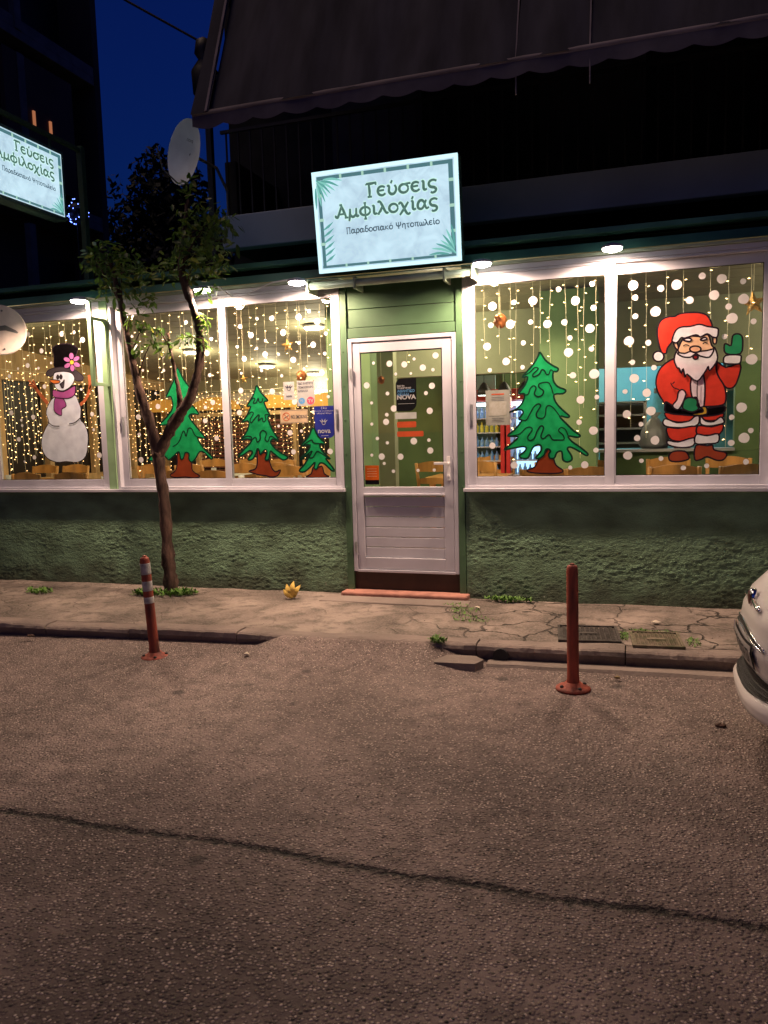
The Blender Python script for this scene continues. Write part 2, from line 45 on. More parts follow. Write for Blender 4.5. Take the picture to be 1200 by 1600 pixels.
# ------------------------------------------------------------ materials
MATS = {}
def mat(name, rgb, rough=.6, metal=0., var=.12, vs=4., bump=0., bs=40., emi=None, es=0., spec=.4, dirt=None, stretch=(1,1,1), nosample=False):
    if name in MATS: return MATS[name]
    m = bpy.data.materials.new(name); m.use_nodes = True; n = m.node_tree.nodes; l = m.node_tree.links
    b = n['Principled BSDF']
    b.inputs['Roughness'].default_value = rough; b.inputs['Metallic'].default_value = metal
    b.inputs['Specular IOR Level'].default_value = spec
    b.inputs['Base Color'].default_value = (*rgb, 1)
    tc = n.new('ShaderNodeTexCoord'); mp = n.new('ShaderNodeMapping'); mp.inputs['Scale'].default_value = stretch
    l.new(tc.outputs['Object'], mp.inputs[0])
    if var > 0:
        nz = n.new('ShaderNodeTexNoise'); nz.inputs['Scale'].default_value = vs; nz.inputs['Detail'].default_value = 6
        l.new(mp.outputs[0], nz.inputs['Vector'])
        mx = n.new('ShaderNodeMix'); mx.data_type = 'RGBA'
        c2 = dirt or tuple(c * (1 - 2.2 * var) for c in rgb)
        mx.inputs[6].default_value = (*[min(1, c * (1 + var)) for c in rgb], 1); mx.inputs[7].default_value = (*c2, 1)
        rp = n.new('ShaderNodeMapRange'); rp.inputs[1].default_value = .35; rp.inputs[2].default_value = .75
        l.new(nz.outputs[0], rp.inputs[0]); l.new(rp.outputs[0], mx.inputs[0]); l.new(mx.outputs[2], b.inputs['Base Color'])
        r2 = n.new('ShaderNodeMapRange'); r2.inputs[3].default_value = max(0, rough - .08); r2.inputs[4].default_value = min(1, rough + .12)
        l.new(nz.outputs[0], r2.inputs[0]); l.new(r2.outputs[0], b.inputs['Roughness'])
    if bump > 0:
        nb = n.new('ShaderNodeTexNoise'); nb.inputs['Scale'].default_value = bs; nb.inputs['Detail'].default_value = 5
        l.new(mp.outputs[0], nb.inputs['Vector'])
        bp = n.new('ShaderNodeBump'); bp.inputs['Strength'].default_value = bump; bp.inputs['Distance'].default_value = .016 if name == 'green_stucco_paint' else .01
        l.new(nb.outputs[0], bp.inputs['Height']); l.new(bp.outputs[0], b.inputs['Normal'])
    if emi:
        b.inputs['Emission Color'].default_value = (*emi, 1); b.inputs['Emission Strength'].default_value = es
        if nosample: m.cycles.emission_sampling = 'NONE'
    MATS[name] = m
    return m
M = {}
M['frame'] = mat('white_aluminium', (.56,.555,.60), .38, var=.06, vs=3)
M['greenwall'] = mat('green_stucco_paint', (.17,.29,.17), .85, var=.22, vs=3.2, bump=.9, bs=70, dirt=(.10,.16,.09), stretch=(1,1,2.2))
def splash(m):
    n = m.node_tree.nodes; l = m.node_tree.links; b = n['Principled BSDF']; src = b.inputs['Base Color'].links[0].from_socket
    tc = n.new('ShaderNodeTexCoord'); sx = n.new('ShaderNodeSeparateXYZ'); l.new(tc.outputs['Object'], sx.inputs[0])
    nz = n.new('ShaderNodeTexNoise'); nz.inputs['Scale'].default_value = 5; nz.inputs['Detail'].default_value = 8; l.new(tc.outputs['Object'], nz.inputs['Vector'])
    ad = n.new('ShaderNodeMath'); ad.operation = 'MULTIPLY_ADD'; ad.inputs[1].default_value = -.5; l.new(nz.outputs[0], ad.inputs[0]); l.new(sx.outputs[2], ad.inputs[2])
    mr = n.new('ShaderNodeMapRange'); mr.inputs[1].default_value = .12; mr.inputs[2].default_value = -.12; mr.inputs[4].default_value = .75; l.new(ad.outputs[0], mr.inputs[0])
    mx = n.new('ShaderNodeMix'); mx.data_type = 'RGBA'; mx.inputs[7].default_value = (.06,.065,.04,1); l.new(mr.outputs[0], mx.inputs[0]); l.new(src, mx.inputs[6])
    n2 = n.new('ShaderNodeTexNoise'); n2.inputs['Scale'].default_value = 22; n2.inputs['Detail'].default_value = 4; l.new(tc.outputs['Object'], n2.inputs['Vector'])
    m2 = n.new('ShaderNodeMapRange'); m2.inputs[1].default_value = .70; m2.inputs[2].default_value = .74; m2.inputs[4].default_value = .7; l.new(n2.outputs[0], m2.inputs[0])
    m3 = n.new('ShaderNodeMix'); m3.data_type = 'RGBA'; m3.inputs[7].default_value = (.24,.26,.20,1); l.new(m2.outputs[0], m3.inputs[0]); l.new(mx.outputs[2], m3.inputs[6]); l.new(m3.outputs[2], b.inputs['Base Color'])
splash(M['greenwall'])
M['greenmetal'] = mat('green_painted_metal', (.075,.15,.075), .5, var=.15, vs=3)
M['greenlight'] = mat('pale_green_metal', (.24,.38,.20), .5, var=.12, vs=5)
M['teal'] = mat('teal_sheet_metal', (.05,.16,.13), .45, var=.2, vs=2)
M['gutter'] = mat('pale_gutter_metal', (.38,.45,.33), .4, var=.12, vs=6)
M['chrome'] = mat('chrome', (.75,.75,.78), .12, 1., var=0)
M['steel'] = mat('brushed_steel', (.5,.52,.52), .35, .8, var=.08)
M['black'] = mat('black_plastic', (.015,.015,.017), .5, var=.1)
M['rubber'] = mat('tyre_rubber', (.02,.02,.02), .85, var=.1)
M['concrete'] = mat('old_concrete', (.22,.18,.15), .9, var=.22, vs=1.6, bump=.6, bs=45, dirt=(.15,.125,.105))
M['kerb'] = mat('kerb_concrete', (.20,.16,.135), .9, var=.2, vs=3, bump=.7, bs=40, dirt=(.12,.10,.085))
M['terracotta'] = mat('terracotta_step', (.36,.17,.125), .85, var=.2, vs=8, bump=.4, bs=50)
M['iron'] = mat('rusty_cast_iron', (.07,.062,.055), .6, .5, var=.25, vs=20, bump=.3, bs=80)
M['mossiron'] = mat('dusty_mossy_iron', (.15,.12,.085), .9, var=.3, vs=14, dirt=(.06,.075,.03), bump=.4, bs=60)
M['bark'] = mat('bark', (.085,.05,.036), .95, var=.42, vs=18, bump=1., bs=45, stretch=(1,1,.35))
M['orange'] = mat('orange_rubber_post', (.29,.055,.028), .65, var=.3, vs=9, dirt=(.05,.018,.014), stretch=(2,2,.5), bump=.3, bs=60)
M['reflect'] = mat('grey_reflective_band', (.42,.42,.40), .5, var=.3, vs=20)
M['yellowhusk'] = mat('yellow_husk', (.8,.55,.12), .6, var=.15, vs=20)
M['husk2'] = mat('dry_leaf', (.30,.22,.10), .8)
M['carpaint'] = mat('cream_car_paint', (.86,.82,.78), .18, var=.02, vs=3, spec=.6)
M['ceiling'] = mat('olive_ceiling', (.27,.25,.155), .7, var=.05)
M['olive'] = mat('pale_green_plaster', (.27,.28,.175), .8, var=.05)
M['green_in'] = mat('green_plaster', (.17,.27,.12), .8, var=.06)
M['dgreen_in'] = mat('dark_green_plaster', (.085,.14,.05), .8, var=.08)
M['cyan'] = mat('cyan_kitchen_tiles', (.12,.42,.55), .4, var=.05)
M['tan'] = mat('tan_wood', (.50,.33,.15), .6, var=.15, vs=12, stretch=(1,1,.2))
M['pine'] = mat('varnished_pine', (.55,.27,.07), .4, var=.2, vs=10, stretch=(1,1,.3))
M['cloth'] = mat('cream_tablecloth', (.62,.55,.42), .8, var=.05)
M['darkglass'] = mat('dark_night_glazing', (.02,.015,.012), .35, var=0, spec=.2)
M['slat'] = mat('red_brown_slat', (.12,.035,.02), .4, var=.2)
M['floor_in'] = mat('brown_floor_tiles', (.38,.26,.17), .4, var=.15)
M['red'] = mat('red_enamel', (.55,.03,.03), .35, var=.05)
M['fridgein'] = mat('lit_fridge_back', (.5,.7,.9), .5, var=0, emi=(.38,.65,1.), es=1.9)
M['bottleblue'] = mat('blue_bottles', (.05,.16,.45), .2, var=.5, vs=18, dirt=(.35,.5,.6))
M['bottlegold'] = mat('yellow_bottles', (.7,.65,.1), .25, var=.2)
M['wire'] = mat('lit_clear_cord', (.75,.68,.45), .4, var=0, emi=(1.,.72,.35), es=.22, nosample=True)  # weak emission in the cord stands in for light from its bulbs
M['bulb'] = mat('warm_led', (1,.8,.5), .4, var=0, emi=(1.,.62,.27), es=9., nosample=True)
M['bulbdim'] = mat('warm_led_far', (1,.8,.5), .4, var=0, emi=(1.,.52,.2), es=4.5, nosample=True)
M['ledblue'] = mat('blue_led', (.3,.4,1), .4, var=0, emi=(.12,.2,1.), es=8., nosample=True)
M['gold'] = mat('gold_glitter', (.75,.45,.12), .3, .7, var=.3, vs=60, bump=.5, bs=200)
M['copper'] = mat('copper_bauble', (.5,.17,.05), .3, .5, var=.1)
M['lampglow'] = mat('lit_lens', (1,1,1), .4, var=0, emi=(1.,.92,.8), es=40.)
M['tube'] = mat('lit_ceiling_disc', (1,1,1), .4, var=0, emi=(1.,.93,.72), es=9.)
M['whitehouse'] = mat('white_render', (.36,.43,.54), .85, var=.12, vs=1.2)
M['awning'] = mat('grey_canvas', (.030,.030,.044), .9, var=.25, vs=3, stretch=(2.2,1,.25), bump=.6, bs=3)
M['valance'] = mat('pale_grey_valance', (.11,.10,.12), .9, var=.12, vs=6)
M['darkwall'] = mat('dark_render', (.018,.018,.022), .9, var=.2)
M['aptwall'] = mat('brown_render', (.13,.08,.065), .9, var=.15, vs=.8)
M['aptslab'] = mat('grey_slab', (.22,.19,.2), .9, var=.15)
M['dish'] = mat('white_dish', (.8,.82,.8), .5, var=.1)
M['disc'] = mat('pale_painted_disc', (.75,.66,.58), .5, var=.1, vs=8)
M['greyp'] = mat('grey_plate', (.12,.12,.12), .6, var=.1)
M['glowwin'] = mat('lit_slit_window', (.5,.2,.1), .5, var=0, emi=(1,.35,.15), es=.35)
def paint(n, rgb, tr=.35, v=.1):
    m = mat(n, rgb, .95, var=v, vs=14, spec=0.)
    nd = m.node_tree.nodes; l = m.node_tree.links; b = nd['Principled BSDF']; o = nd['Material Output']
    t = nd.new('ShaderNodeBsdfTranslucent'); t.inputs[0].default_value = (*rgb, 1)
    mx = nd.new('ShaderNodeMixShader'); mx.inputs[0].default_value = tr
    l.new(b.outputs[0], mx.inputs[1]); l.new(t.outputs[0], mx.inputs[2]); l.new(mx.outputs[0], o.inputs[0])
    M[n] = m
paint('snowpaint', (.74,.79,.96)); paint('whitepaint', (.86,.84,.90)); paint('blackpaint', (.005,.004,.005)); paint('greypaint', (.065,.055,.065))
paint('purplepaint', (.42,.10,.32)); paint('orangepaint', (.75,.22,.05)); paint('pinkpaint', (.50,.16,.42)); paint('yellowpaint', (.75,.5,.06))
paint('redpaint', (.68,.055,.035)); paint('brownpaint', (.33,.06,.03)); paint('mittenpaint', (.03,.30,.13)); paint('skinpaint', (.88,.56,.36)); paint('darkredpaint', (.3,.03,.03))
paint('firpaint', (.015,.36,.12), v=.2); paint('trunkpaint', (.25,.05,.02)); paint('firline', (.012,.045,.03)); paint('inkline', (.03,.02,.03))
paint('dotpaint', (.94,.90,.92), v=.03); paint('twigpaint', (.5,.14,.06))
paint('stkwhite', (.55,.55,.55)); paint('stkblue', (.03,.04,.30)); paint('stkcream', (.70,.52,.34)); paint('stkblack', (.012,.012,.014)); paint('stkorange', (.65,.12,.02)); paint('stkred', (.62,.10,.04)); paint('stksky', (.15,.40,.75)); paint('stkink', (.10,.10,.14)); paint('stkpink', (.7,.12,.2)); paint('stkgrey', (.34,.34,.31))
M['leafs'] = []
for i, c in enumerate([(.045,.10,.022), (.07,.14,.03), (.03,.075,.02), (.20,.22,.03)]):
    M['leafs'].append(mat('leaf_green_%s' % 'abcd'[i], c, .4, var=.25, vs=30))
for lm in M['leafs']:
    nd = lm.node_tree.nodes; lk = lm.node_tree.links; tl = nd.new('ShaderNodeBsdfTranslucent'); tl.inputs[0].default_value = (.16,.30,.04,1); ms_ = nd.new('ShaderNodeMixShader'); ms_.inputs[0].default_value = .3
    lk.new(nd['Principled BSDF'].outputs[0], ms_.inputs[1]); lk.new(tl.outputs[0], ms_.inputs[2]); lk.new(ms_.outputs[0], nd['Material Output'].inputs[0])
M['weed'] = mat('weed_green', (.10,.22,.03), .6, var=.3, vs=40)
M['backtree'] = mat('dark_foliage', (.02,.03,.02), .8, var=.3)
# clear pane: mostly transparent with fresnel reflection
g = bpy.data.materials.new('window_glass'); g.use_nodes = True
n_ = g.node_tree.nodes; l_ = g.node_tree.links; n_.remove(n_['Principled BSDF'])
tr = n_.new('ShaderNodeBsdfTransparent'); tr.inputs[0].default_value = (.93,.95,.93,1); gl = n_.new('ShaderNodeBsdfGlossy'); gl.inputs['Roughness'].default_value = .02
lw_ = n_.new('ShaderNodeLayerWeight'); lw_.inputs[0].default_value = .5
p5 = n_.new('ShaderNodeMath'); p5.operation = 'POWER'; p5.inputs[1].default_value = 5; l_.new(lw_.outputs['Facing'], p5.inputs[0])
fr = n_.new('ShaderNodeMapRange'); fr.inputs[3].default_value = .035; fr.inputs[4].default_value = .9; l_.new(p5.outputs[0], fr.inputs[0]); mx = n_.new('ShaderNodeMixShader')
l_.new(fr.outputs[0], mx.inputs[0]); l_.new(tr.outputs[0], mx.inputs[1]); l_.new(gl.outputs[0], mx.inputs[2]); l_.new(mx.outputs[0], n_['Material Output'].inputs[0])
M['glass'] = g

# asphalt with pebbles, stains and one long joint
def asphalt():
    m = bpy.data.materials.new('asphalt'); m.use_nodes = True; n = m.node_tree.nodes; l = m.node_tree.links; b = n['Principled BSDF']
    tc = n.new('ShaderNodeTexCoord'); P = tc.outputs['Object']
    def noise(s, d=5, vec=P):
        x = n.new('ShaderNodeTexNoise'); x.inputs['Scale'].default_value = s; x.inputs['Detail'].default_value = d; l.new(vec, x.inputs['Vector']); return x.outputs[0]
    def rng(a, lo, hi, o0=0., o1=1.):
        x = n.new('ShaderNodeMapRange'); x.inputs[1].default_value = lo; x.inputs[2].default_value = hi; x.inputs[3].default_value = o0; x.inputs[4].default_value = o1; l.new(a, x.inputs[0]); return x.outputs[0]
    def math_(op, a, c):
        x = n.new('ShaderNodeMath'); x.operation = op
        for i, v in enumerate((a, c)):
            if isinstance(v, (int, float)): x.inputs[i].default_value = v
            else: l.new(v, x.inputs[i])
        return x.outputs[0]
    def mix(f, a, c):
        x = n.new('ShaderNodeMix'); x.data_type = 'RGBA'; l.new(f, x.inputs[0])
        for i, v in ((6, a), (7, c)):
            if isinstance(v, tuple): x.inputs[i].default_value = (*v, 1)
            else: l.new(v, x.inputs[i])
        return x.outputs[2]
    vo = n.new('ShaderNodeTexVoronoi'); vo.inputs['Scale'].default_value = 74; l.new(P, vo.inputs['Vector'])
    sp = n.new('ShaderNodeSeparateColor'); l.new(vo.outputs['Color'], sp.inputs[0])
    base = mix(rng(noise(.8, 7), .36, .64), (.27,.207,.18), (.115,.086,.075))
    base = mix(rng(noise(.45, 3), .40, .60, 0, .45), base, (.13,.097,.084))
    base = mix(rng(noise(7, 5), .42, .72, 0, .65), base, (.06,.046,.04))
    peb = mix(sp.outputs[1], (.022,.018,.016), (.58,.47,.40))
    pm_ = math_('MULTIPLY', rng(sp.outputs[0], .25, .45), rng(vo.outputs['Distance'], .52, .30))
    base = mix(pm_, base, peb)
    v2 = n.new('ShaderNodeTexVoronoi'); v2.inputs['Scale'].default_value = 48; l.new(P, v2.inputs['Vector'])
    s2 = n.new('ShaderNodeSeparateColor'); l.new(v2.outputs['Color'], s2.inputs[0])
    base = mix(math_('MULTIPLY', rng(s2.outputs[0], .90, .95), rng(v2.outputs['Distance'], .22, .14)), base, (.48,.41,.36))
    # oily stains
    v3 = n.new('ShaderNodeTexVoronoi'); v3.inputs['Scale'].default_value = 2.6; l.new(P, v3.inputs['Vector'])
    s3 = n.new('ShaderNodeSeparateColor'); l.new(v3.outputs['Color'], s3.inputs[0])
    st = math_('MULTIPLY', rng(s3.outputs[0], .55, .6), rng(math_('ADD', v3.outputs['Distance'], rng(noise(12), .3, .7, -.05, .05)), .13, .07))
    base = mix(math_('MULTIPLY', st, .75), base, (.04,.033,.03))
    # joint running along the street at y = -4.05
    sx = n.new('ShaderNodeSeparateXYZ'); l.new(P, sx.inputs[0])
    wob = rng(noise(1.3, 6), .2, .8, -.03, .03)
    d = math_('ABSOLUTE', math_('ADD', math_('ADD', sx.outputs[1], 4.055), wob), 0.)
    j = math_('MULTIPLY', rng(math_('ADD', d, rng(noise(45, 3), .3, .7, -.012, .012)), .026, .008), rng(noise(34, 5), .34, .58, .05, 1.))
    halo = math_('MULTIPLY', rng(d, .08, .0), rng(noise(14, 5), .38, .6, 0, .8))
    base = mix(halo, base, (.07,.055,.05)); base = mix(math_('MULTIPLY', j, .95), base, (.012,.010,.009))
    l.new(base, b.inputs['Base Color']); b.inputs['Roughness'].default_value = .78; b.inputs['Specular IOR Level'].default_value = .35
    h = math_('ADD', math_('MULTIPLY', rng(vo.outputs['Distance'], .6, 0.), .9), math_('ADD', math_('MULTIPLY', noise(25, 6), 1.2), math_('MULTIPLY', j, -3.)))
    bp = n.new('ShaderNodeBump'); bp.inputs['Strength'].default_value = 1.; bp.inputs['Distance'].default_value = .010; l.new(h, bp.inputs['Height']); l.new(bp.outputs[0], b.inputs['Normal'])
    return m
M['asphalt'] = asphalt()
def pavement_mat():
    m = bpy.data.materials.new('cracked_pavement'); m.use_nodes = True; n = m.node_tree.nodes; l = m.node_tree.links; b = n['Principled BSDF']
    P = n.new('ShaderNodeTexCoord').outputs['Object']
    def noise(s, d=6, vec=P):
        x = n.new('ShaderNodeTexNoise'); x.inputs['Scale'].default_value = s; x.inputs['Detail'].default_value = d; l.new(vec, x.inputs['Vector']); return x
    def rng(a, lo, hi, o0=0., o1=1.):
        x = n.new('ShaderNodeMapRange'); x.inputs[1].default_value = lo; x.inputs[2].default_value = hi; x.inputs[3].default_value = o0; x.inputs[4].default_value = o1; l.new(a, x.inputs[0]); return x.outputs[0]
    def mul(a, c, op='MULTIPLY'):
        x = n.new('ShaderNodeMath'); x.operation = op
        for i, v in enumerate((a, c)):
            if isinstance(v, (int, float)): x.inputs[i].default_value = v
            else: l.new(v, x.inputs[i])
        return x.outputs[0]
    def mix(f, a, c):
        x = n.new('ShaderNodeMix'); x.data_type = 'RGBA'; l.new(f, x.inputs[0])
        for i, v in ((6, a), (7, c)):
            if isinstance(v, tuple): x.inputs[i].default_value = (*v, 1)
            else: l.new(v, x.inputs[i])
        return x.outputs[2]
    base = mix(rng(noise(1.9, 9).outputs[0], .38, .62), (.27,.22,.18), (.10,.08,.064))
    base = mix(rng(noise(8, 7).outputs[0], .48, .66, 0, .75), base, (.065,.055,.04))
    base = mix(rng(noise(60, 3).outputs[0], .45, .75, 0, .45), base, (.32,.27,.23))
    nz = noise(3.5, 5); va = n.new('ShaderNodeVectorMath'); va.operation = 'MULTIPLY_ADD'
    l.new(nz.outputs[1], va.inputs[0]); va.inputs[1].default_value = (.35,.35,.35); l.new(P, va.inputs[2])
    vo = n.new('ShaderNodeTexVoronoi'); vo.feature = 'DISTANCE_TO_EDGE'; vo.inputs['Scale'].default_value = 2.4; l.new(va.outputs[0], vo.inputs['Vector'])
    sx = n.new('ShaderNodeSeparateXYZ'); l.new(P, sx.inputs[0])
    reg = mul(rng(sx.outputs[0], .1, .8, .25, 1.), rng(noise(1.1, 2).outputs[0], .4, .55, .1, 1.))
    cr = mul(rng(vo.outputs['Distance'], .022, .006), reg)
    base = mix(cr, base, (.035,.03,.022))
    l.new(base, b.inputs['Base Color']); b.inputs['Roughness'].default_value = .9
    h = mul(mul(noise(30, 7).outputs[0], 1.), mul(cr, -2.5), 'ADD')
    bp = n.new('ShaderNodeBump'); bp.inputs['Strength'].default_value = .9; bp.inputs['Distance'].default_value = .014; l.new(h, bp.inputs['Height']); l.new(bp.outputs[0], b.inputs['Normal'])
    return m
M['pavement'] = pavement_mat()

# ------------------------------------------------------------ helpers
def link(o): COL.objects.link(o); return o
def tag(o, label=None, cat=None, group=None, kind=None):
    if label: o['label'] = label
    if cat: o['category'] = cat
    if group: o['group'] = group
    if kind: o['kind'] = kind
    return o
WM = {}
def thing(name, label, cat, loc=(0,0,0), group=None, rot=None):
    o = link(bpy.data.objects.new(name, None)); o.location = loc; o.empty_display_size = .1
    Mx = Matrix.Translation(loc)
    if rot: o.rotation_euler = rot; Mx = Mx @ o.rotation_euler.to_matrix().to_4x4()
    WM[o.name] = Mx
    return tag(o, label, cat, group)
class MB:
    def __init__(s): s.v = []; s.f = []
    def box(s, x0, x1, y0, y1, z0, z1):
        b = len(s.v); s.v += [(x0,y0,z0),(x1,y0,z0),(x1,y1,z0),(x0,y1,z0),(x0,y0,z1),(x1,y0,z1),(x1,y1,z1),(x0,y1,z1)]
        s.f += [tuple(b+i for i in q) for q in ((0,3,2,1),(4,5,6,7),(0,1,5,4),(1,2,6,5),(2,3,7,6),(3,0,4,7))]; return s
    def bar(s, p, q, wd, ht, up=(0,0,1)):
        p = Vector(p); q = Vector(q); d = (q-p).normalized(); u = Vector(up)
        a = d.cross(u); a = a.normalized() if a.length > 1e-5 else Vector((1,0,0)); c = a.cross(d).normalized()
        b = len(s.v)
        for e in (p, q):
            for i, j in ((-1,-1),(1,-1),(1,1),(-1,1)): s.v.append(tuple(e + a*i*wd/2 + c*j*ht/2))
        s.f += [tuple(b+i for i in t) for t in ((0,1,2,3),(7,6,5,4),(0,4,5,1),(1,5,6,2),(2,6,7,3),(3,7,4,0))]; return s
    def tube(s, pts, rad, n=8, cap=True):
        pts = [Vector(p) for p in pts]; b = len(s.v); k = len(pts)
        if isinstance(rad, (int, float)): rad = [rad]*k
        pa = None
        for i, p in enumerate(pts):
            d = (pts[min(i+1,k-1)] - pts[max(i-1,0)]).normalized()
            if pa is None:
                pa = d.cross(Vector((0,0,1)) if abs(d.z) < .9 else Vector((1,0,0))).normalized()
            a = (pa - d*pa.dot(d)).normalized(); pa = a; c = d.cross(a)
            for j in range(n):
                t = 2*math.pi*j/n; s.v.append(tuple(p + (a*math.cos(t) + c*math.sin(t))*rad[i]))
        for i in range(k-1):
            for j in range(n):
                s.f.append((b+i*n+j, b+i*n+(j+1)%n, b+(i+1)*n+(j+1)%n, b+(i+1)*n+j))
        if cap:
            s.f.append(tuple(b+j for j in reversed(range(n)))); s.f.append(tuple(b+(k-1)*n+j for j in range(n)))
        return s
    def cyl(s, p, q, r, n=16, r2=None): return s.tube([p, q], [r, r if r2 is None else r2], n)
    def lathe(s, c, prof, n=20, axis='z'):
        b = len(s.v); c = Vector(c)
        for r, h in prof:
            for j in range(n):
                t = 2*math.pi*j/n; x, y = r*math.cos(t), r*math.sin(t)
                o = Vector((x,y,h)) if axis == 'z' else (Vector((x,h,y)) if axis == 'y' else Vector((h,x,y)))
                s.v.append(tuple(c+o))
        for i in range(len(prof)-1):
            for j in range(n): s.f.append((b+i*n+j, b+i*n+(j+1)%n, b+(i+1)*n+(j+1)%n, b+(i+1)*n+j))
        s.f.append(tuple(b+j for j in reversed(range(n)))); s.f.append(tuple(b+(len(prof)-1)*n+j for j in range(n)))
        return s
    def poly(s, pts, y=0., hole=None, fn=None):        # pts: (x,z)
        vs = [Vector((p[0], p[1], 0)) for p in pts]; b = len(s.v)
        fn = fn or (lambda x, z: (x, y, z))
        s.v += [fn(v.x, v.y) for v in vs]
        for t in tessellate_polygon([vs]):
            a, bb, c = t
            ar = (vs[bb]-vs[a]).cross(vs[c]-vs[a]).z
            s.f.append((b+a, b+bb, b+c) if ar > 0 else (b+a, b+c, b+bb))
        return s
    def ribbon(s, pts, wd, y=0., closed=False, fn=None):
        fn = fn or (lambda x, z: (x, y, z)); k = len(pts); b = len(s.v)
        P = [Vector((p[0], p[1])) for p in pts]
        wf = wd if callable(wd) else (lambda t: wd)
        for i, p in enumerate(P):
            if closed: d = P[(i+1)%k] - P[i-1]
            else: d = P[min(i+1,k-1)] - P[max(i-1,0)]
            d = d.normalized() if d.length > 1e-9 else Vector((1,0)); nn = Vector((-d.y, d.x)) * wf(i/max(1,k-1))/2
            s.v.append(fn(p.x+nn.x, p.y+nn.y)); s.v.append(fn(p.x-nn.x, p.y-nn.y))
        for i in range(k if closed else k-1):
            j = (i+1) % k; s.f.append((b+2*i+1, b+2*j+1, b+2*j, b+2*i))
        return s
    def build(s, name, m, parent=None, smooth=False, bevel=0., local=False, **t):
        me = bpy.data.meshes.new(name); me.from_pydata([tuple(v) for v in s.v], [], s.f); me.update()
        if smooth:
            me.polygons.foreach_set('use_smooth', [True]*len(me.polygons))
        ms = m if isinstance(m, (list, tuple)) else [m]
        for x in ms: me.materials.append(M[x] if isinstance(x, str) else x)
        o = link(bpy.data.objects.new(name, me))
        if parent is not None:
            o.parent = parent
            if not local and parent.name in WM: o.matrix_parent_inverse = WM[parent.name].inverted()
        if bevel:
            bv = o.modifiers.new('bevel', 'BEVEL'); bv.width = bevel; bv.segments = 2; bv.limit_method = 'ANGLE'
        return tag(o, **t)
def pairs(L): return [(L[i], L[i+1]) for i in range(0, len(L), 2)]
def cat(pts, closed=True, n=3):
    k = len(pts); out = []
    P = [Vector(p) for p in pts]
    rg = range(k) if closed else range(k-1)
    for i in rg:
        if closed: a, b, c, d = P[i-1], P[i], P[(i+1)%k], P[(i+2)%k]
        else: a, b, c, d = P[max(i-1,0)], P[i], P[i+1], P[min(i+2,k-1)]
        for j in range(n):
            t = j/n; out.append(.5*((2*b) + (c-a)*t + (2*a-5*b+4*c-d)*t*t + (3*b-a-3*c+d)*t**3))
    if not closed: out.append(P[-1])
    return out
def text(body, x, z, size, m, y, parent=None, name='lettering', align='LEFT', bold=0., sx=1., fn=None, local=False):
    cu = bpy.data.curves.new('lettering', 'FONT'); cu.body = body; cu.size = size; cu.align_x = align; cu.offset = bold; cu.resolution_u = 3
    o = bpy.data.objects.new('tmp', cu); link(o)
    dg = bpy.context.evaluated_depsgraph_get(); me = bpy.data.meshes.new_from_object(o.evaluated_get(dg))
    b = MB(); b.v = [(x + v.co.x*sx, y, z + v.co.y) if fn is None else fn(v.co.x*sx, v.co.y) for v in me.vertices]; b.f = [tuple(p.vertices) for p in me.polygons]
    bpy.data.objects.remove(o); bpy.data.meshes.remove(me); bpy.data.curves.remove(cu)
    return b.build(name, m, parent, local=local)
rs = np.random.RandomState(3)
def vnoise(x, y, seed=0):
    r = np.random.RandomState(seed); T = r.rand(256, 256)
    xi = np.floor(x).astype(int); yi = np.floor(y).astype(int); fx = x-xi; fy = y-yi
    fx = fx*fx*(3-2*fx); fy = fy*fy*(3-2*fy)
    g = lambda a, b: T[a % 256, b % 256]
    return (g(xi,yi)*(1-fx)+g(xi+1,yi)*fx)*(1-fy) + (g(xi,yi+1)*(1-fx)+g(xi+1,yi+1)*fx)*fy - .5
def grid(xs, ys, fz):     # grid mesh from arrays -> MB
    X, Y = np.meshgrid(xs, ys); Z = fz(X, Y); b = MB()
    nx, ny = len(xs), len(ys)
    b.v = list(zip(X.ravel().tolist(), Y.ravel().tolist(), Z.ravel().tolist()))
    b.f = [(j*nx+i, j*nx+i+1, (j+1)*nx+i+1, (j+1)*nx+i) for j in range(ny-1) for i in range(nx-1)]
    return b
def dup(root, loc, rotz=0., label=None, group=None):
    r = root.copy(); link(r); r.location = loc; r.rotation_euler = (0,0,rotz)
    if label: r['label'] = label
    if group: r['group'] = group
    for ch in list(root.children):
        c = ch.copy(); link(c); c.parent = r
        for g2 in ch.children:
            d = g2.copy(); link(d); d.parent = c
    return r

# ------------------------------------------------------------ ground, road, pavement
KX = lambda x: -1.65 + (x + 3.0) * .0478            # kerb edge line
def hedge(x):                                       # asphalt height along the kerb
    return np.interp(x, [-12,-3.2,-1.9,-.75,-.55,.55,.82,1.0,2.0,12], [.0,.005,.025,.035,.105,.105,.02,.0,-.004,.0])
def road_z(X, Y):
    e = KX(X); t = np.clip((Y - (e - .75)) / .75, 0, 1); t = t*t*(3-2*t)
    mid = np.exp(-((X-0.)/.62)**4); t = t*(1-mid) + mid*np.clip((Y-(e-.5))/.5, 0, 1)**1.6
    return hedge(X)*t + .006*vnoise(X*2.1, Y*2.1, 5) + .003*vnoise(X*9, Y*9, 6)
b = MB(); b.v = [(-400,-400,-.03),(400,-400,-.03),(400,400,-.03),(-400,400,-.03)]; b.f = [(0,1,2,3)]
b.build('ground', mat('far_ground', (.06,.055,.05), .9), kind='structure')
xs = np.concatenate([np.linspace(-12,-4.1,60), np.linspace(-4,4,321), np.linspace(4.1,12,60)])
ys = np.concatenate([np.linspace(-14,-6.1,60), np.linspace(-6,-2.6,90), np.linspace(-2.55,-1.0,70)])
grid(xs, ys, road_z).build('road', 'asphalt', smooth=True, kind='structure')
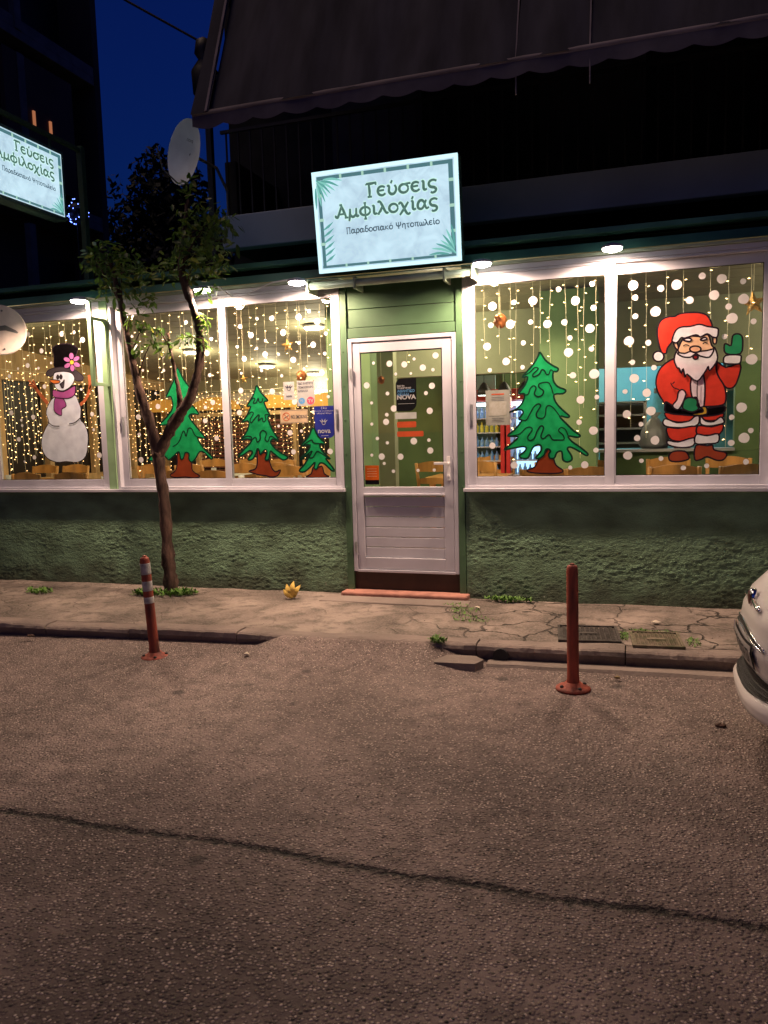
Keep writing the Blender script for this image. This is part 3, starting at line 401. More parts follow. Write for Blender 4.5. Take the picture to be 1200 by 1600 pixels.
def pave_z(X, Y):
    return .12 + .012*vnoise(X*1.3, Y*1.3, 11) + .009*vnoise(X*4, Y*4, 12) + .005*vnoise(X*13, Y*13, 13) - .006
b = MB(); nx, ny = 620, 56
xs = np.linspace(-7, 7, nx); X, T = np.meshgrid(xs, np.linspace(0, 1, ny)); Y0 = KX(X)+.16; Y = Y0*(1-T) + .05*T
Z = pave_z(X, Y); b.v = list(zip(X.ravel().tolist(), Y.ravel().tolist(), Z.ravel().tolist()))
b.f = [(j*nx+i, j*nx+i+1, (j+1)*nx+i+1, (j+1)*nx+i) for j in range(ny-1) for i in range(nx-1)]
pav = b.build('pavement', 'pavement', smooth=True, kind='structure')
x = -7.; k = 0
while x < 6.5:                                      # kerb blocks with ragged upper edges
    L = random.uniform(.75, 1.15); x1 = min(x+L, 7)
    n = 26; bb = MB(); cols = 7; prof = [(0,-.14),(.0,.0),(.012,.035),(.03,.045),(.07,.045),(.12,.045),(.168,.045)]
    dz = random.uniform(-.006, .005)
    for i in range(n):
        xx = x + .004 + (x1-x-.008)*i/(n-1)
        rag = float(vnoise(np.array([xx*7.]), np.array([3.3]), 21)[0])*.045 + float(vnoise(np.array([xx*25.]), np.array([1.3]), 22)[0])*.024
        for (py, pz) in prof:
            e = rag if py < .05 and pz > -.1 else 0
            s_ = float(pave_z(np.array([xx]), np.array([KX(xx)+py]))[0]) - .12
            bb.v.append((xx, KX(xx)+py+abs(e)*.8+ (0 if pz > -.1 else .07), .078+pz + (s_+dz if pz > 0 else 0) - (abs(e)*.5 if py < .05 and pz > 0 else 0)))
    for i in range(n-1):
        for c in range(cols-1):
            q = i*cols+c; bb.f.append((q, q+cols, q+cols+1, q+1))
    bb.f.append(tuple(range(cols))); bb.f.append(tuple(reversed(range((n-1)*cols, n*cols))))
    bb.build('kerb_stone', 'kerb', pav, smooth=False)
    x = x1; k += 1
# pale gutter strip and broken concrete at the right hand kerb
bb = MB(); n = 40
for i in range(n):
    xx = .98 + 2.6*i/(n-1); r_ = float(vnoise(np.array([xx*5]), np.array([.3]), 31)[0])*.03
    e = KX(xx)
    for yy, zz in ((e+.03,.012),(e-.02,.02),(e-.10+r_,.018),(e-.125+r_,-.01)): bb.v.append((xx, yy, zz))
for i in range(n-1):
    for c in range(3): q = i*4+c; bb.f.append((q, q+1, q+5, q+4))
bb.build('gutter_strip', 'concrete', pav, smooth=False)
bb = MB(); bb.poly([(.66,-1.72),(.93,-1.70),(.97,-1.60),(.90,-1.52),(.70,-1.53),(.62,-1.6)], fn=lambda x, z: (x, z, .055))
k = len(bb.v); bb.v += [(v[0]*1.0, v[1]-.01, -.03) for v in bb.v]; bb.f += [(i, i+k, (i+1)%k+k, (i+1)%k) for i in range(k)]
tag(bb.build('concrete_chunk', 'concrete'), 'broken pale concrete slab lying against the kerb, left of the drain hole', 'rubble')
bb = MB(); bb.lathe((1.06,KX(1.06),.045), [(.052,-.008),(.052,.03)], 16, 'y'); bb.build('drain_hole', 'black', pav)
# wall base curb stones handled by stucco; door step
b = MB(); b.box(-.60,.56,-.20,.04,.05,.155)
b.build('door_step', 'terracotta', None, bevel=.015, label='low worn terracotta step in front of the glazed door', cat='step') if False else None
o = MB().box(-.60,.56,-.17,.04,.05,.158).build('door_step', 'terracotta', bevel=.014); tag(o, 'low worn terracotta step in front of the glazed door', 'step')
o = MB().box(-.72,.60,-.40,-.172,.05,.128).build('step_apron', 'concrete', o, bevel=.012)

# ------------------------------------------------------------ restaurant building
bld = thing('restaurant', 'low green restaurant with decorated lit windows, white frames and a glazed door', 'building', (0, 3, .1))
def stucco(x0, x1):
    nx = int((x1-x0)/.0085); nz = 108
    xs = np.linspace(x0, x1, nx); zs = np.linspace(.06, 1.062, nz); X, Z = np.meshgrid(xs, zs)
    ridg = lambda a: 1-2*np.abs(a)
    wx = X + .08*vnoise(X*3, Z*3, 44)
    r = .003*vnoise(wx*3, Z*7, 40) + (.25+1.1*np.clip(vnoise(X*2.3, Z*5, 46)+.5,0,1))*(.0006*vnoise(X*15, Z*38, 41) + .0021*np.clip(vnoise(wx*24, Z*80, 42)*2.4,-.2,1) + .0022*np.clip(vnoise(wx*52, Z*118, 43)*2.4,-.2,1)) + .0010*vnoise(X*70, Z*110, 47)
    fade = np.clip((.99 - Z)/.05, 0, 1)
    low = np.clip((.22 - Z)/.12, 0, 1)
    Y = -.035 - r*fade + .0*low
    b = MB(); b.v = list(zip(X.ravel().tolist(), Y.ravel().tolist(), Z.ravel().tolist()))
    b.f = [(j*nx+i, j*nx+i+1, (j+1)*nx+i+1, (j+1)*nx+i) for j in range(nz-1) for i in range(nx-1)]
    b.build('stucco_wall', 'greenwall', bld, smooth=True)
stucco(-6.4, -.575); stucco(.535, 6.0)
b = MB(); b.box(-6.4,-.57,.0,.16,.0,1.05); b.box(.53,6,.0,.16,.0,1.05); b.build('inner_wall', 'dgreen_in', bld)
# door jambs and lintel panels
MB().box(-.572,-.512,-.045,.12,.10,2.92).build('door_post', 'greenmetal', bld, bevel=.003)
MB().box(.474,.530,-.045,.12,.10,2.92).build('door_post', 'greenmetal', bld, bevel=.003)
for z0, z1, y in ((2.415,2.50,-.035),(2.504,2.66,-.028),(2.664,2.90,-.03)):
    MB().box(-.510,.472,y,.10,z0,z1).build('lintel_board', 'greenmetal', bld, bevel=.004)
MB().box(-.51,.472,-.005,.08,.10,.32).build('threshold_riser', mat('dark_brown_riser', (.06,.04,.025), .7), bld)
# rivets on the door posts
for xx in (-.553, .512):
    for zz in (.5,.8,1.1,1.4,1.7,2.0,2.3): MB().lathe((xx,-.047,zz), [(.007,.004),(.005,-.003)], 8, 'y').build('rivet', 'greenmetal', bld)
# window sills
for x0, x1 in ((-6.4,-.565),(.525,6.0)):
    MB().box(x0,x1,-.085,.15,1.055,1.083).build('window_sill', 'frame', bld, bevel=.003)
# head rail, soffit, flashing
for x0, x1 in ((-6.4,-.574),(.532,6.0)):
    MB().box(x0,x1,-.05,.10,2.885,2.925).build('head_rail', 'frame', bld, bevel=.003)
    MB().box(x0,x1,-.075,.10,2.928,2.952).build('eaves_trim', 'gutter', bld, bevel=.003)
b = MB(); b.v = [(-6.4,-.09,2.955),(6,-.09,2.955),(6,-.06,3.03),(-6.4,-.06,3.03),(6,.9,3.12),(-6.4,.9,3.12)]; b.f = [(0,1,2,3),(3,2,4,5)]
b.build('roof_flashing', 'teal', bld)
MB().box(-6.4,6,-.07,5.9,3.10,3.14).build('roof', 'teal', bld)
# window bays
def sash(win, x0, x1, z0, z1, y, px0, px1, dots, handle=None, paneltop=2.785, panebot=1.18):
    b = MB(); b.box(x0,px0,y-.018,y+.018,z0,z1); b.box(px1,x1,y-.018,y+.018,z0,z1); b.box(px0,px1,y-.018,y+.018,z0,panebot); b.box(px0,px1,y-.018,y+.018,paneltop,z1)
    b.build('sash', 'frame', win, bevel=.003)
    MB().box(px0-.004,px1+.004,y-.002,y+.002,panebot-.004,paneltop+.004).build('pane', 'glass', win)
    g2 = MB(); e = .006
    g2.box(px0,px0+e,y-.012,y-.0185+.004,panebot,paneltop); g2.box(px1-e,px1,y-.012,y-.0145,panebot,paneltop); g2.box(px0+e,px1-e,y-.012,y-.0145,panebot,panebot+e); g2.box(px0+e,px1-e,y-.012,y-.0145,paneltop-e,paneltop)
    g2.build('gasket', 'black', win)
    for k, (dx, dz, r) in enumerate(dots):
        n = 18; ph = random.random()*6; ec = random.uniform(.94, 1.06)
        MB().poly([(dx + r*ec*math.cos(2*math.pi*i/n), dz + r*(1+.04*math.sin(3*2*math.pi*i/n+ph))*math.sin(2*math.pi*i/n)) for i in range(n)], y-.0045).build('snow_dot', 'dotpaint', win)
    if handle is not None:
        hh = MB(); hh.box(handle-.012,handle+.012,y-.026,y-.018,1.62,1.80); hh.box(handle-.006,handle+.006,y-.036,y-.026,1.66,1.76)
        hh.build('handle', 'steel', win, bevel=.002)
def window(x0, x1):
    win = bpy.data.objects.new('window', None); link(win); win.parent = bld; win.matrix_parent_inverse = WM[bld.name].inverted(); win.location = ((x0+x1)/2, 0, 1.09)
    WM[win.name] = Matrix.Translation(win.location)
    b = MB(); b.box(x0,x0+.03,-.045,.06,1.085,2.883); b.box(x1-.03,x1,-.045,.06,1.085,2.883); b.box(x0+.03,x1-.03,-.045,.06,1.085,1.105); b.box(x0+.03,x1-.03,-.045,.06,2.862,2.883)
    b.build('frame', 'frame', win, bevel=.003); return win
dts = D['dots']
def flt(k, x0, x1): return [d for d in dts[k] if x0+d[2] < d[0] < x1-d[2]]
w1 = window(-5.9, -3.09)
sash(w1, -5.87,-4.50,1.105,2.862,.028, -5.80,-4.56, [])
sash(w1, -4.54,-3.12,1.105,2.862,-.012, -4.47,-3.175, flt('a',-4.47,-3.17))
w2 = window(-2.995, -.575)
sash(w2, -2.965,-1.735,1.105,2.862,.028, -2.895,-1.80, flt('b',-2.89,-1.80), handle=-2.93)
sash(w2, -1.79,-.605,1.105,2.862,-.012, -1.72,-.66, flt('c',-1.72,-.64), handle=-.632)
w3 = window(.532, 2.96)
sash(w3, .562,1.765,1.105,2.862,-.012, .635,1.69, flt('d',.6,1.70), handle=.598)
sash(w3, 1.715,2.93,1.105,2.862,.028, 1.775,2.842, flt('e',1.77,2.85), handle=2.886)
w4 = window(3.06, 5.5)
sash(w4, 3.09,4.30,1.105,2.862,-.012, 3.16,4.23, [])
sash(w4, 4.25,5.47,1.105,2.862,.028, 4.32,5.40, [])
MB().box(-3.088,-2.997,-.06,.08,1.085,2.926).build('green_post', 'greenlight', bld, bevel=.004)
MB().box(2.962,3.058,-.06,.08,1.085,2.926).build('green_post', 'greenlight', bld, bevel=.004)
MB().box(-6.4,-5.902,-.04,.08,1.085,2.883).build('green_post', 'greenmetal', bld, bevel=.004)
MB().box(5.502,6.0,-.04,.08,1.085,2.883).build('green_post', 'greenmetal', bld, bevel=.004)
# door
door = bpy.data.objects.new('door', None); link(door); door.parent = bld; door.matrix_parent_inverse = WM[bld.name].inverted(); door.location = (0,0,.33); WM[door.name] = Matrix.Translation(door.location)
b = MB(); b.box(-.509,-.472,-.04,.06,.326,2.41); b.box(.434,.471,-.04,.06,.326,2.41); b.box(-.472,.434,-.04,.06,2.376,2.41); b.box(-.472,.434,-.04,.06,.322,.345)
b.build('door_frame', 'frame', door, bevel=.003)
GX0, GX1, GZ0, GZ1 = -.400, .345, 1.095, 2.285
b = MB(); b.box(-.468,GX0,-.03,.01,.35,2.372); b.box(GX1,.430,-.03,.01,.35,2.372); b.box(GX0,GX1,-.03,.01,GZ1,2.372); b.box(GX0,GX1,-.03,.01,1.022,GZ0); b.box(GX0,GX1,-.03,.01,.35,.455)
b.build('door_leaf', 'frame', door, bevel=.003)
MB().box(GX0-.003,GX1+.003,-.008,-.004,GZ0-.003,GZ1+.003).build('pane', 'glass', door)
zz = .459
while zz < 1.015:
    z1 = min(zz+.092, 1.018); MB().box(GX0+.003,GX1-.003,-.018,.0,zz,z1-.004).build('panel_board', 'frame', door, bevel=.004); zz = z1
b = MB(); e = .008; b.box(GX0,GX0+e,-.024,-.018,GZ0,GZ1); b.box(GX1-e,GX1,-.024,-.018,GZ0,GZ1); b.box(GX0+e,GX1-e,-.024,-.018,GZ1-e,GZ1); b.build('gasket', 'black', door)
MB().box(GX0,GX1,-.05,-.03,1.018,1.036).build('drip_rail', 'frame', door, bevel=.004)
b = MB(); b.box(.372,.402,-.038,-.030,1.15,1.36); b.cyl((.387,-.03,1.30),(.387,-.075,1.30),.011,10); b.box(.27,.395,-.085,-.068,1.29,1.312); b.cyl((.387,-.031,1.19),(.387,-.044,1.19),.012,10)
b.build('handle', mat('white_handle', (.8,.78,.76), .3), door, bevel=.002)
for zz in (2.1, .55):
    b = MB(); b.cyl((-.478,-.048,zz-.05),(-.478,-.048,zz+.05),.009,10); b.box(-.495,-.478,-.045,-.04,zz-.04,zz+.04); b.build('hinge', 'steel', door)
for dx, dz, r in dts['door']:
    if GX0+r < dx < GX1-r:
        n = 18; MB().poly([(dx+r*math.cos(2*math.pi*i/n), dz+r*math.sin(2*math.pi*i/n)) for i in range(n)], -.0105).build('snow_dot', 'dotpaint', door)

# ------------------------------------------------------------ interior
FZ = .30
cz = lambda y: 3.02 - .08*y
MB().box(-6.3,6,.0,5.95,FZ-.05,FZ).build('room_floor', 'floor_in', bld)
y = .16
while y < 5.9:
    y1 = min(y+.30, 5.9); b = MB(); z0, z1 = cz(y), cz(y1)
    b.v = [(-6.3,y+.006,z0),(6,y+.006,z0),(6,y1-.006,z1),(-6.3,y1-.006,z1),(-6.3,y+.006,z0+.04),(6,y+.006,z0+.04),(6,y1-.006,z1+.04),(-6.3,y1-.006,z1+.04)]
    b.f = [(0,3,2,1),(4,5,6,7),(0,1,5,4),(1,2,6,5),(2,3,7,6),(3,0,4,7)]; b.build('ceiling_board', 'ceiling', bld, bevel=.006); y = y1
b = MB(); b.v = [(-6.3,.0,3.07),(6,.0,3.07),(6,5.95,2.62),(-6.3,5.95,2.62)]; b.f = [(0,3,2,1)]; b.build('ceiling_void', 'dgreen_in', bld)
MB().box(-.95,-.50,.55,.75,FZ,2.96).build('pillar', 'green_in', bld, bevel=.004)
MB().box(-.64,-.44,1.1,1.22,FZ,2.90).build('partition_wall', 'olive', bld); MB().box(-1.78,.34,3.25,3.35,FZ,2.72).build('partition_wall', 'dgreen_in', bld); MB().box(-.03,.25,3.2,3.245,FZ,2.25).build('inner_door', mat('pale_blue_door', (.30,.50,.48), .5), bld)
MB().box(1.03,1.57,1.2,1.7,FZ,2.90).build('pillar', 'green_in', bld, bevel=.004)
MB().box(-.90,6,2.0,2.14,2.19,2.86).build('ceiling_beam', 'olive', bld)
MB().box(1.57,6,1.985,2.1,FZ,1.30).build('counter_wall', 'dgreen_in', bld)
MB().box(1.55,2.88,1.93,2.15,1.302,1.33).build('counter_top', 'steel', bld)
MB().box(2.88,6,1.99,2.12,1.302,2.188).build('kitchen_wall', 'dgreen_in', bld)
MB().box(.95,6,4.2,4.3,FZ,2.7).build('kitchen_wall', 'cyan', bld)
MB().box(-.5,.95,5.0,5.1,FZ,2.7).build('back_wall', 'dgreen_in', bld)
MB().box(-6.3,-6.2,.1,5.9,FZ,1.05).build('low_wall', 'tan', bld)
MB().box(-6.35,-6.2,.1,5.9,2.42,3.0).build('header_beam', 'tan', bld)
for yy in (.12,.9,1.8,2.7,3.7,4.7,5.7): MB().box(-6.3,-6.2,yy,yy+.09,1.05,2.42).build('wood_post', 'tan', bld, bevel=.005)
MB().box(-6.32,-6.31,.1,5.9,1.05,2.42).build('dark_pane', 'darkglass', bld)
MB().box(-6.3,-.8,5.75,5.8,.9,2.12).build('dark_pane', 'darkglass', bld)
MB().box(-6.3,-.8,5.72,5.85,2.12,2.30).build('header_beam', mat('cream_beam', (.55,.50,.42), .6), bld)
MB().box(-6.3,-.8,5.72,5.85,2.30,2.7).build('upper_wall', 'ceiling', bld)
MB().box(-6.3,-.8,5.70,5.85,FZ,.9).build('low_wall', 'tan', bld)
for xx in (-5.6,-4.6,-3.7,-2.7,-1.7): MB().box(xx,xx+.08,5.68,5.74,.9,2.12).build('wood_post', 'tan', bld, bevel=.005)
MB().box(5.9,6.0,.1,5.9,FZ,3.0).build('end_wall', 'green_in', bld)
# amber wooden arches along the back, light on them put in as emission
AN = ['leftmost','second from the left','middle','second from the right','rightmost']
for k in range(5):
    cx = -6.0 + k*1.05; pts = [(cx+.48*math.cos(t), 2.02+.22*math.sin(t)) for t in np.linspace(0, math.pi, 14)]
    b = MB(); b.poly(pts, 5.3); q = len(b.v); b.v += [(v[0], 5.33, v[2]) for v in b.v]; b.f += [(i, (i+1)%q, (i+1)%q+q, i+q) for i in range(q)]
    tag(b.build('arched_valance', mat('amber_panel', (.75,.38,.06), .5, emi=(1,.45,.08), es=.25)), AN[k] + ' amber arched board glowing at the back of the left room', 'valance', 'amber arched boards above the back windows')
for k in range(16):
    tag(MB().box(-4.75,-3.45,4.9,4.95,1.02+k*.062,1.02+k*.062+.03).build('shutter_slat', 'slat', None), None) if False else None
sh = thing('louvred_shutter', 'dark red-brown louvred screen behind the left pane of the middle window', 'shutter', (-4.3,4.9,FZ))
for k in range(15):
    MB().box(-5.0,-3.3,4.88,4.93,.92+k*.062,.92+k*.062+.034).build('slat', 'slat', sh)
b = MB(); b.box(-5.05,-5.0,4.86,4.95,FZ,1.9); b.box(-3.3,-3.25,4.86,4.95,FZ,1.9); b.box(-5.05,-3.25,4.86,4.95,1.9,1.96); b.build('frame', 'tan', sh)
# ceiling lights; door and big-fir ones added as fill, two more kept unseen
for k, (x_, y_, z_) in enumerate([(-1.7,2.05,2.86),(-3.51,4.45,2.66),(-3.14,5.45,2.59),(-3.95,3.03,2.78),(-.2,3.4,2.75),(3.9,1.2,2.92),(1.2,3.2,2.76),(-4.9,.38,2.985),(.0,1.35,2.91),(.75,.45,2.98)]):
    names = ['in front of the right-hand pane of the middle window, highest','small and far behind the right pane of the middle window','beside the green post of the middle window, lower one','behind the tree in the middle window','behind the door','out of sight beyond the right window frame','above the fridges','out of sight just inside the snowman window','added out of sight just inside the door to light the beam','added close behind the big fir pane to brighten the wall']
    t = thing('ceiling_light', 'round glowing ceiling light ' + names[k], 'ceiling light', (x_,y_,z_), 'ceiling lights in the restaurant')
    b = MB(); b.lathe((x_,y_,z_-.03), [(.10,.03),(.13,.02),(.13,.0),(.12,-.004)], 24); b.build('rim', 'frame', t)
    b = MB(); b.lathe((x_,y_,z_-.034), [(.115,.0),(.11,-.012),(.07,-.022)], 24); b.build('diffuser', 'tube', t, smooth=True)
    ld = bpy.data.lights.new('ceiling_glow', 'POINT'); ld.shadow_soft_size = .12; ld.energy = (6 if k == 9 else 20 if k in (4,5,6,8) else 17)*ROOM_W; ld.color = (1,.84,.58)
    lo = link(bpy.data.objects.new('light_source', ld)); lo.parent = t; lo.location = (0,0,-.22)
# kitchen
ld = bpy.data.lights.new('kitchen_glow', 'AREA'); ld.size = .8; ld.energy = 22; ld.color = (.85,.95,1)
kt = thing('kitchen_light', 'white kitchen light fixed to the ceiling over the cyan wall', 'ceiling light', (2.3,3.3,2.70))
MB().box(1.9,2.7,3.2,3.4,2.66,2.72).build('housing', 'frame', kt); lo = link(bpy.data.objects.new('light_source', ld)); lo.parent = kt; lo.location = (0,0,-.08)
sk = thing('steel_rack', 'open steel shelf rack against the cyan kitchen wall', 'shelf', (1.75,3.2,FZ))
for xx in (1.3, 2.02):
    for yy in (3.05, 3.4): MB().box(xx,xx+.035,yy,yy+.035,FZ,1.86).build('upright', 'steel', sk)
for zz in (1.36,1.53,1.69,1.84): MB().box(1.3,2.05,3.05,3.44,zz,zz+.022).build('shelf', 'steel', sk)
b = MB(); b.box(1.3,2.05,3.45,3.46,1.3,1.86); b.build('back_panel', mat('grey_panel', (.12,.13,.12), .6), sk)
for k, (xx, h_) in enumerate(((1.4,.05),(1.6,.08),(1.85,.05))):
    tag(MB().box(xx,xx+.12,3.12,3.3,1.552,1.552+h_).build('food_box', 'black' if k != 1 else 'tan', bevel=.005), ['small black box at the left of the steel rack','tan box in the middle of the steel rack','small black box at the right of the steel rack'][k], 'box')
hd = thing('extractor_hood', 'sloping cyan extractor hood in the kitchen opening', 'hood', (2.6,3.6,1.9))
b = MB(); b.v = [(2.15,3.0,2.0),(2.95,3.0,2.0),(2.95,4.1,2.0),(2.15,4.1,2.0),(2.3,3.6,2.6),(2.8,3.6,2.6),(2.8,4.1,2.6),(2.3,4.1,2.6)]; b.f = [(0,3,2,1),(4,5,6,7),(0,1,5,4),(1,2,6,5),(2,3,7,6),(3,0,4,7)]; b.build('canopy', 'cyan', hd)
b = MB(); b.box(2.13,2.97,2.97,3.0,1.94,2.0); b.build('rim', 'steel', hd)
bag = MB(); bag.lathe((2.12,2.2,1.33), [(.13,0),(.16,.05),(.13,.2),(.06,.30),(.03,.33),(.07,.38)], 14); tag(bag.build('grey_sack', mat('grey_plastic_bag', (.15,.16,.155), .4, bump=.8, bs=12), smooth=True), 'crumpled grey plastic bag standing on the kitchen counter', 'bag')
for k in range(3): tag(MB().box(2.30,2.48,2.02,2.12,1.62+k*.035,1.62+k*.035+.03).build('paper_stack', 'cloth', bevel=.004), ['lowest','middle','topmost'][k] + ' of three cream boxes stacked by the kitchen opening', 'box')
tag(MB().box(2.31,2.47,2.02,2.12,1.332,1.618).build('wall_box', mat('dark_red_box', (.12,.02,.02), .5)), 'dark red cabinet on the counter beside the bearded painting', 'cabinet')
# fridges
def fridge(x0, x1, y0, label):
    t = thing('drinks_fridge', label, 'fridge', ((x0+x1)/2, y0+.3, FZ), 'drinks fridges')
    b = MB(); b.box(x0,x0+.05,y0,y0+.6,FZ,1.92); b.box(x1-.05,x1,y0,y0+.6,FZ,1.92); b.box(x0+.05,x1-.05,y0,y0+.6,FZ,.98); b.box(x0+.05,x1-.05,y0+.56,y0+.6,.98,1.92); b.build('cabinet', 'red', t, bevel=.005)
    MB().box(x0,x1,y0-.03,y0+.6,1.922,2.06).build('header', 'red', t, bevel=.01)
    MB().box(x0+.05,x1-.05,y0+.54,y0+.555,.98,1.92).build('lit_back', 'fridgein', t)
    MB().box(x0+.06,x1-.06,y0+.03,y0+.06,1.86,1.90).build('light_strip', mat('fridge_strip', (1,1,1), .5, emi=(.8,.9,1), es=5.), t)
    for k in range(5):
        z0 = 1.0+k*.175; MB().box(x0+.05,x1-.05,y0+.04,y0+.52,z0,z0+.012).build('shelf', 'frame', t)
        bt = MB(); nb = int((x1-x0-.12)/.062)
        for j in range(nb):
            xx = x0+.09+j*.062; h_ = random.uniform(.105,.14)
            bt.lathe((xx,y0+.12,z0+.013), [(.022,0),(.023,h_*.6),(.010,h_*.8),(.010,h_)], 8)
        bt.build('bottles', 'bottlegold' if k == 3 and x0 < .3 else 'bottleblue', t, kind='stuff')
fridge(-.30,.40,2.95,'red drinks fridge with blue lit shelves, left of the two behind the menu sheet')
fridge(.42,1.12,2.95,'red drinks fridge with blue lit shelves, right of the two, behind the fir painting')
for k in range(4):
    pl = thing('pendant_lamp', ['leftmost dark pendant lamp over the fridges','second dark pendant lamp over the fridges','third dark pendant lamp over the fridges','rightmost dark pendant lamp over the fridges'][k], 'pendant lamp', (.22+k*.24,2.6,2.0), 'dark pendant lamps')
    MB().lathe((.22+k*.24,2.6,1.98), [(.085,0),(.08,.05),(.04,.12),(.012,.15)], 16).build('shade', 'black', pl, smooth=True)
    MB().cyl((.22+k*.24,2.6,2.13),(.22+k*.24,2.6,2.8),.004,6).build('cord', 'black', pl)
    MB().lathe((.22+k*.24,2.6,1.972), [(.07,0),(.07,.008)], 16).build('bulb', mat('lit_pendant', (1,1,1), .4, emi=(.9,1,.95), es=3.), pl)
# tables and chairs
def make_chair():
    t = thing('wooden_chair', 'x', 'chair', (0,0,0)); P = {}
    MB().box(-.21,.21,-.20,.20,.44,.465).build('seat', 'pine', t, bevel=.01, local=True)
    for sx in (-1, 1):
        MB().bar((sx*.19,-.18,0),(sx*.18,-.17,.44),.035,.035,(0,1,0)).build('leg', 'pine', t, local=True)
        MB().tube([(sx*.19,.20,0),(sx*.185,.19,.44),(sx*.19,.23,.70),(sx*.195,.275,.93)],.019,8).build('back_post', 'pine', t, smooth=True, local=True)
    for zz, hh, dy in ((.60,.05,.205),(.73,.05,.235),(.88,.085,.262)):
        pts = [(-.185+.37*i/8, dy + .035*math.sin(math.pi*i/8)) for i in range(9)]
        b = MB(); top = [hh*(.5+.35*math.sin(math.pi*i/8)) for i in range(9)]
        for i, (px, py) in enumerate(pts):
            b.v += [(px,py-.009,zz-hh/2),(px,py+.009,zz-hh/2),(px,py+.009,zz+top[i]),(px,py-.009,zz+top[i])]
        for i in range(8):
            q = 4*i
            for a, c in ((0,1),(1,2),(2,3),(3,0)): b.f.append((q+a,q+c,q+4+c,q+4+a))
        b.f += [(0,3,2,1),(32,33,34,35)]; b.build('back_rail', 'pine', t, local=True)
    MB().bar((-.18,-.17,.2),(.18,-.17,.2),.02,.03).build('stretcher', 'pine', t, local=True)
    return t
ch0 = make_chair(); used = [0]
def chair(x, y, rot, label, group):
    if not used[0]: ch0.location = (x,y,FZ); ch0.rotation_euler = (0,0,rot); ch0['label'] = label; ch0['group'] = group; used[0] = 1
    else: dup(ch0, (x,y,FZ), rot, label, group)
def table(x, y, wx, wy, label, clothed=True):
    t = thing('dining_table', label, 'table', (x,y,FZ), 'dining tables')
    MB().box(x-wx/2,x+wx/2,y-wy/2,y+wy/2,FZ+.715,FZ+.75).build('table_top', 'pine', t, bevel=.006)
    for sx in (-1,1):
        for sy in (-1,1): MB().box(x+sx*(wx/2-.07)-.03,x+sx*(wx/2-.07)+.03,y+sy*(wy/2-.07)-.03,y+sy*(wy/2-.07)+.03,FZ,FZ+.715).build('leg', 'pine', t)
    if clothed:
        c = MB(); c.box(x-wx/2-.02,x+wx/2+.02,y-wy/2-.02,y+wy/2+.02,FZ+.753,FZ+.757); c.box(x-wx/2-.022,x+wx/2+.022,y-wy/2-.024,y-wy/2-.02,FZ+.56,FZ+.755)
        tag(c.build('tablecloth', 'cloth'), 'cream cloth on the ' + label, 'tablecloth', 'cream tablecloths')
spots = [(-4.0,.85,1.1,.75,'table right behind the snowman',1),(-5.5,1.3,1.0,.75,'table at the far left',1),(-2.3,.95,.9,.75,'table behind the medium fir',1),
         (-3.6,2.6,1.1,.8,'second-row table behind the snowman',1),(-1.5,1.9,.9,.75,'table behind the notice',1),(-2.4,3.8,1.1,.8,'rearmost table behind the middle window',1),
         (0.1,2.3,.9,.7,'table behind the door',0),(1.35,.75,.75,.6,'table under the big fir',1),(2.5,1.05,1.1,.7,'table behind the bearded man',1)]
for x_, y_, wx, wy, lb, cl in spots:
    table(x_, y_, wx, wy, lb, cl)
    side = [(-wx*.25,-wy/2-.12,math.pi),(wx*.25,-wy/2-.12,math.pi),(-wx*.25,wy/2+.14,0),(wx*.25,wy/2+.14,0)]
    for k, (dx, dy, ro) in enumerate(side):
        if y_+dy < .42: dy = .42-y_
        if y_+dy > 1.7 and x_ > 1.6: continue
        chair(x_+dx, y_+dy, ro+random.uniform(-.15,.15), ('pine chair, %s %s of the %s' % ('street side' if k < 2 else 'far side', 'left' if k % 2 == 0 else 'right', lb)), 'pine chairs around the dining tables')
# glasses on the tables
for (x_, y_, wx, wy, lb, cl) in spots[:5]:
    for k in range(2):
        g_ = MB().lathe((x_-.15+.3*k,y_,FZ+.758), [(.03,0),(.035,.09),(.036,.10),(.03,.10)], 10); tag(g_.build('water_glass', mat('glassware', (.7,.72,.7), .1), smooth=True), 'upturned drinking glass, %s one on the %s' % ('left' if k == 0 else 'right', lb), 'glass', 'glasses on the dining tables')

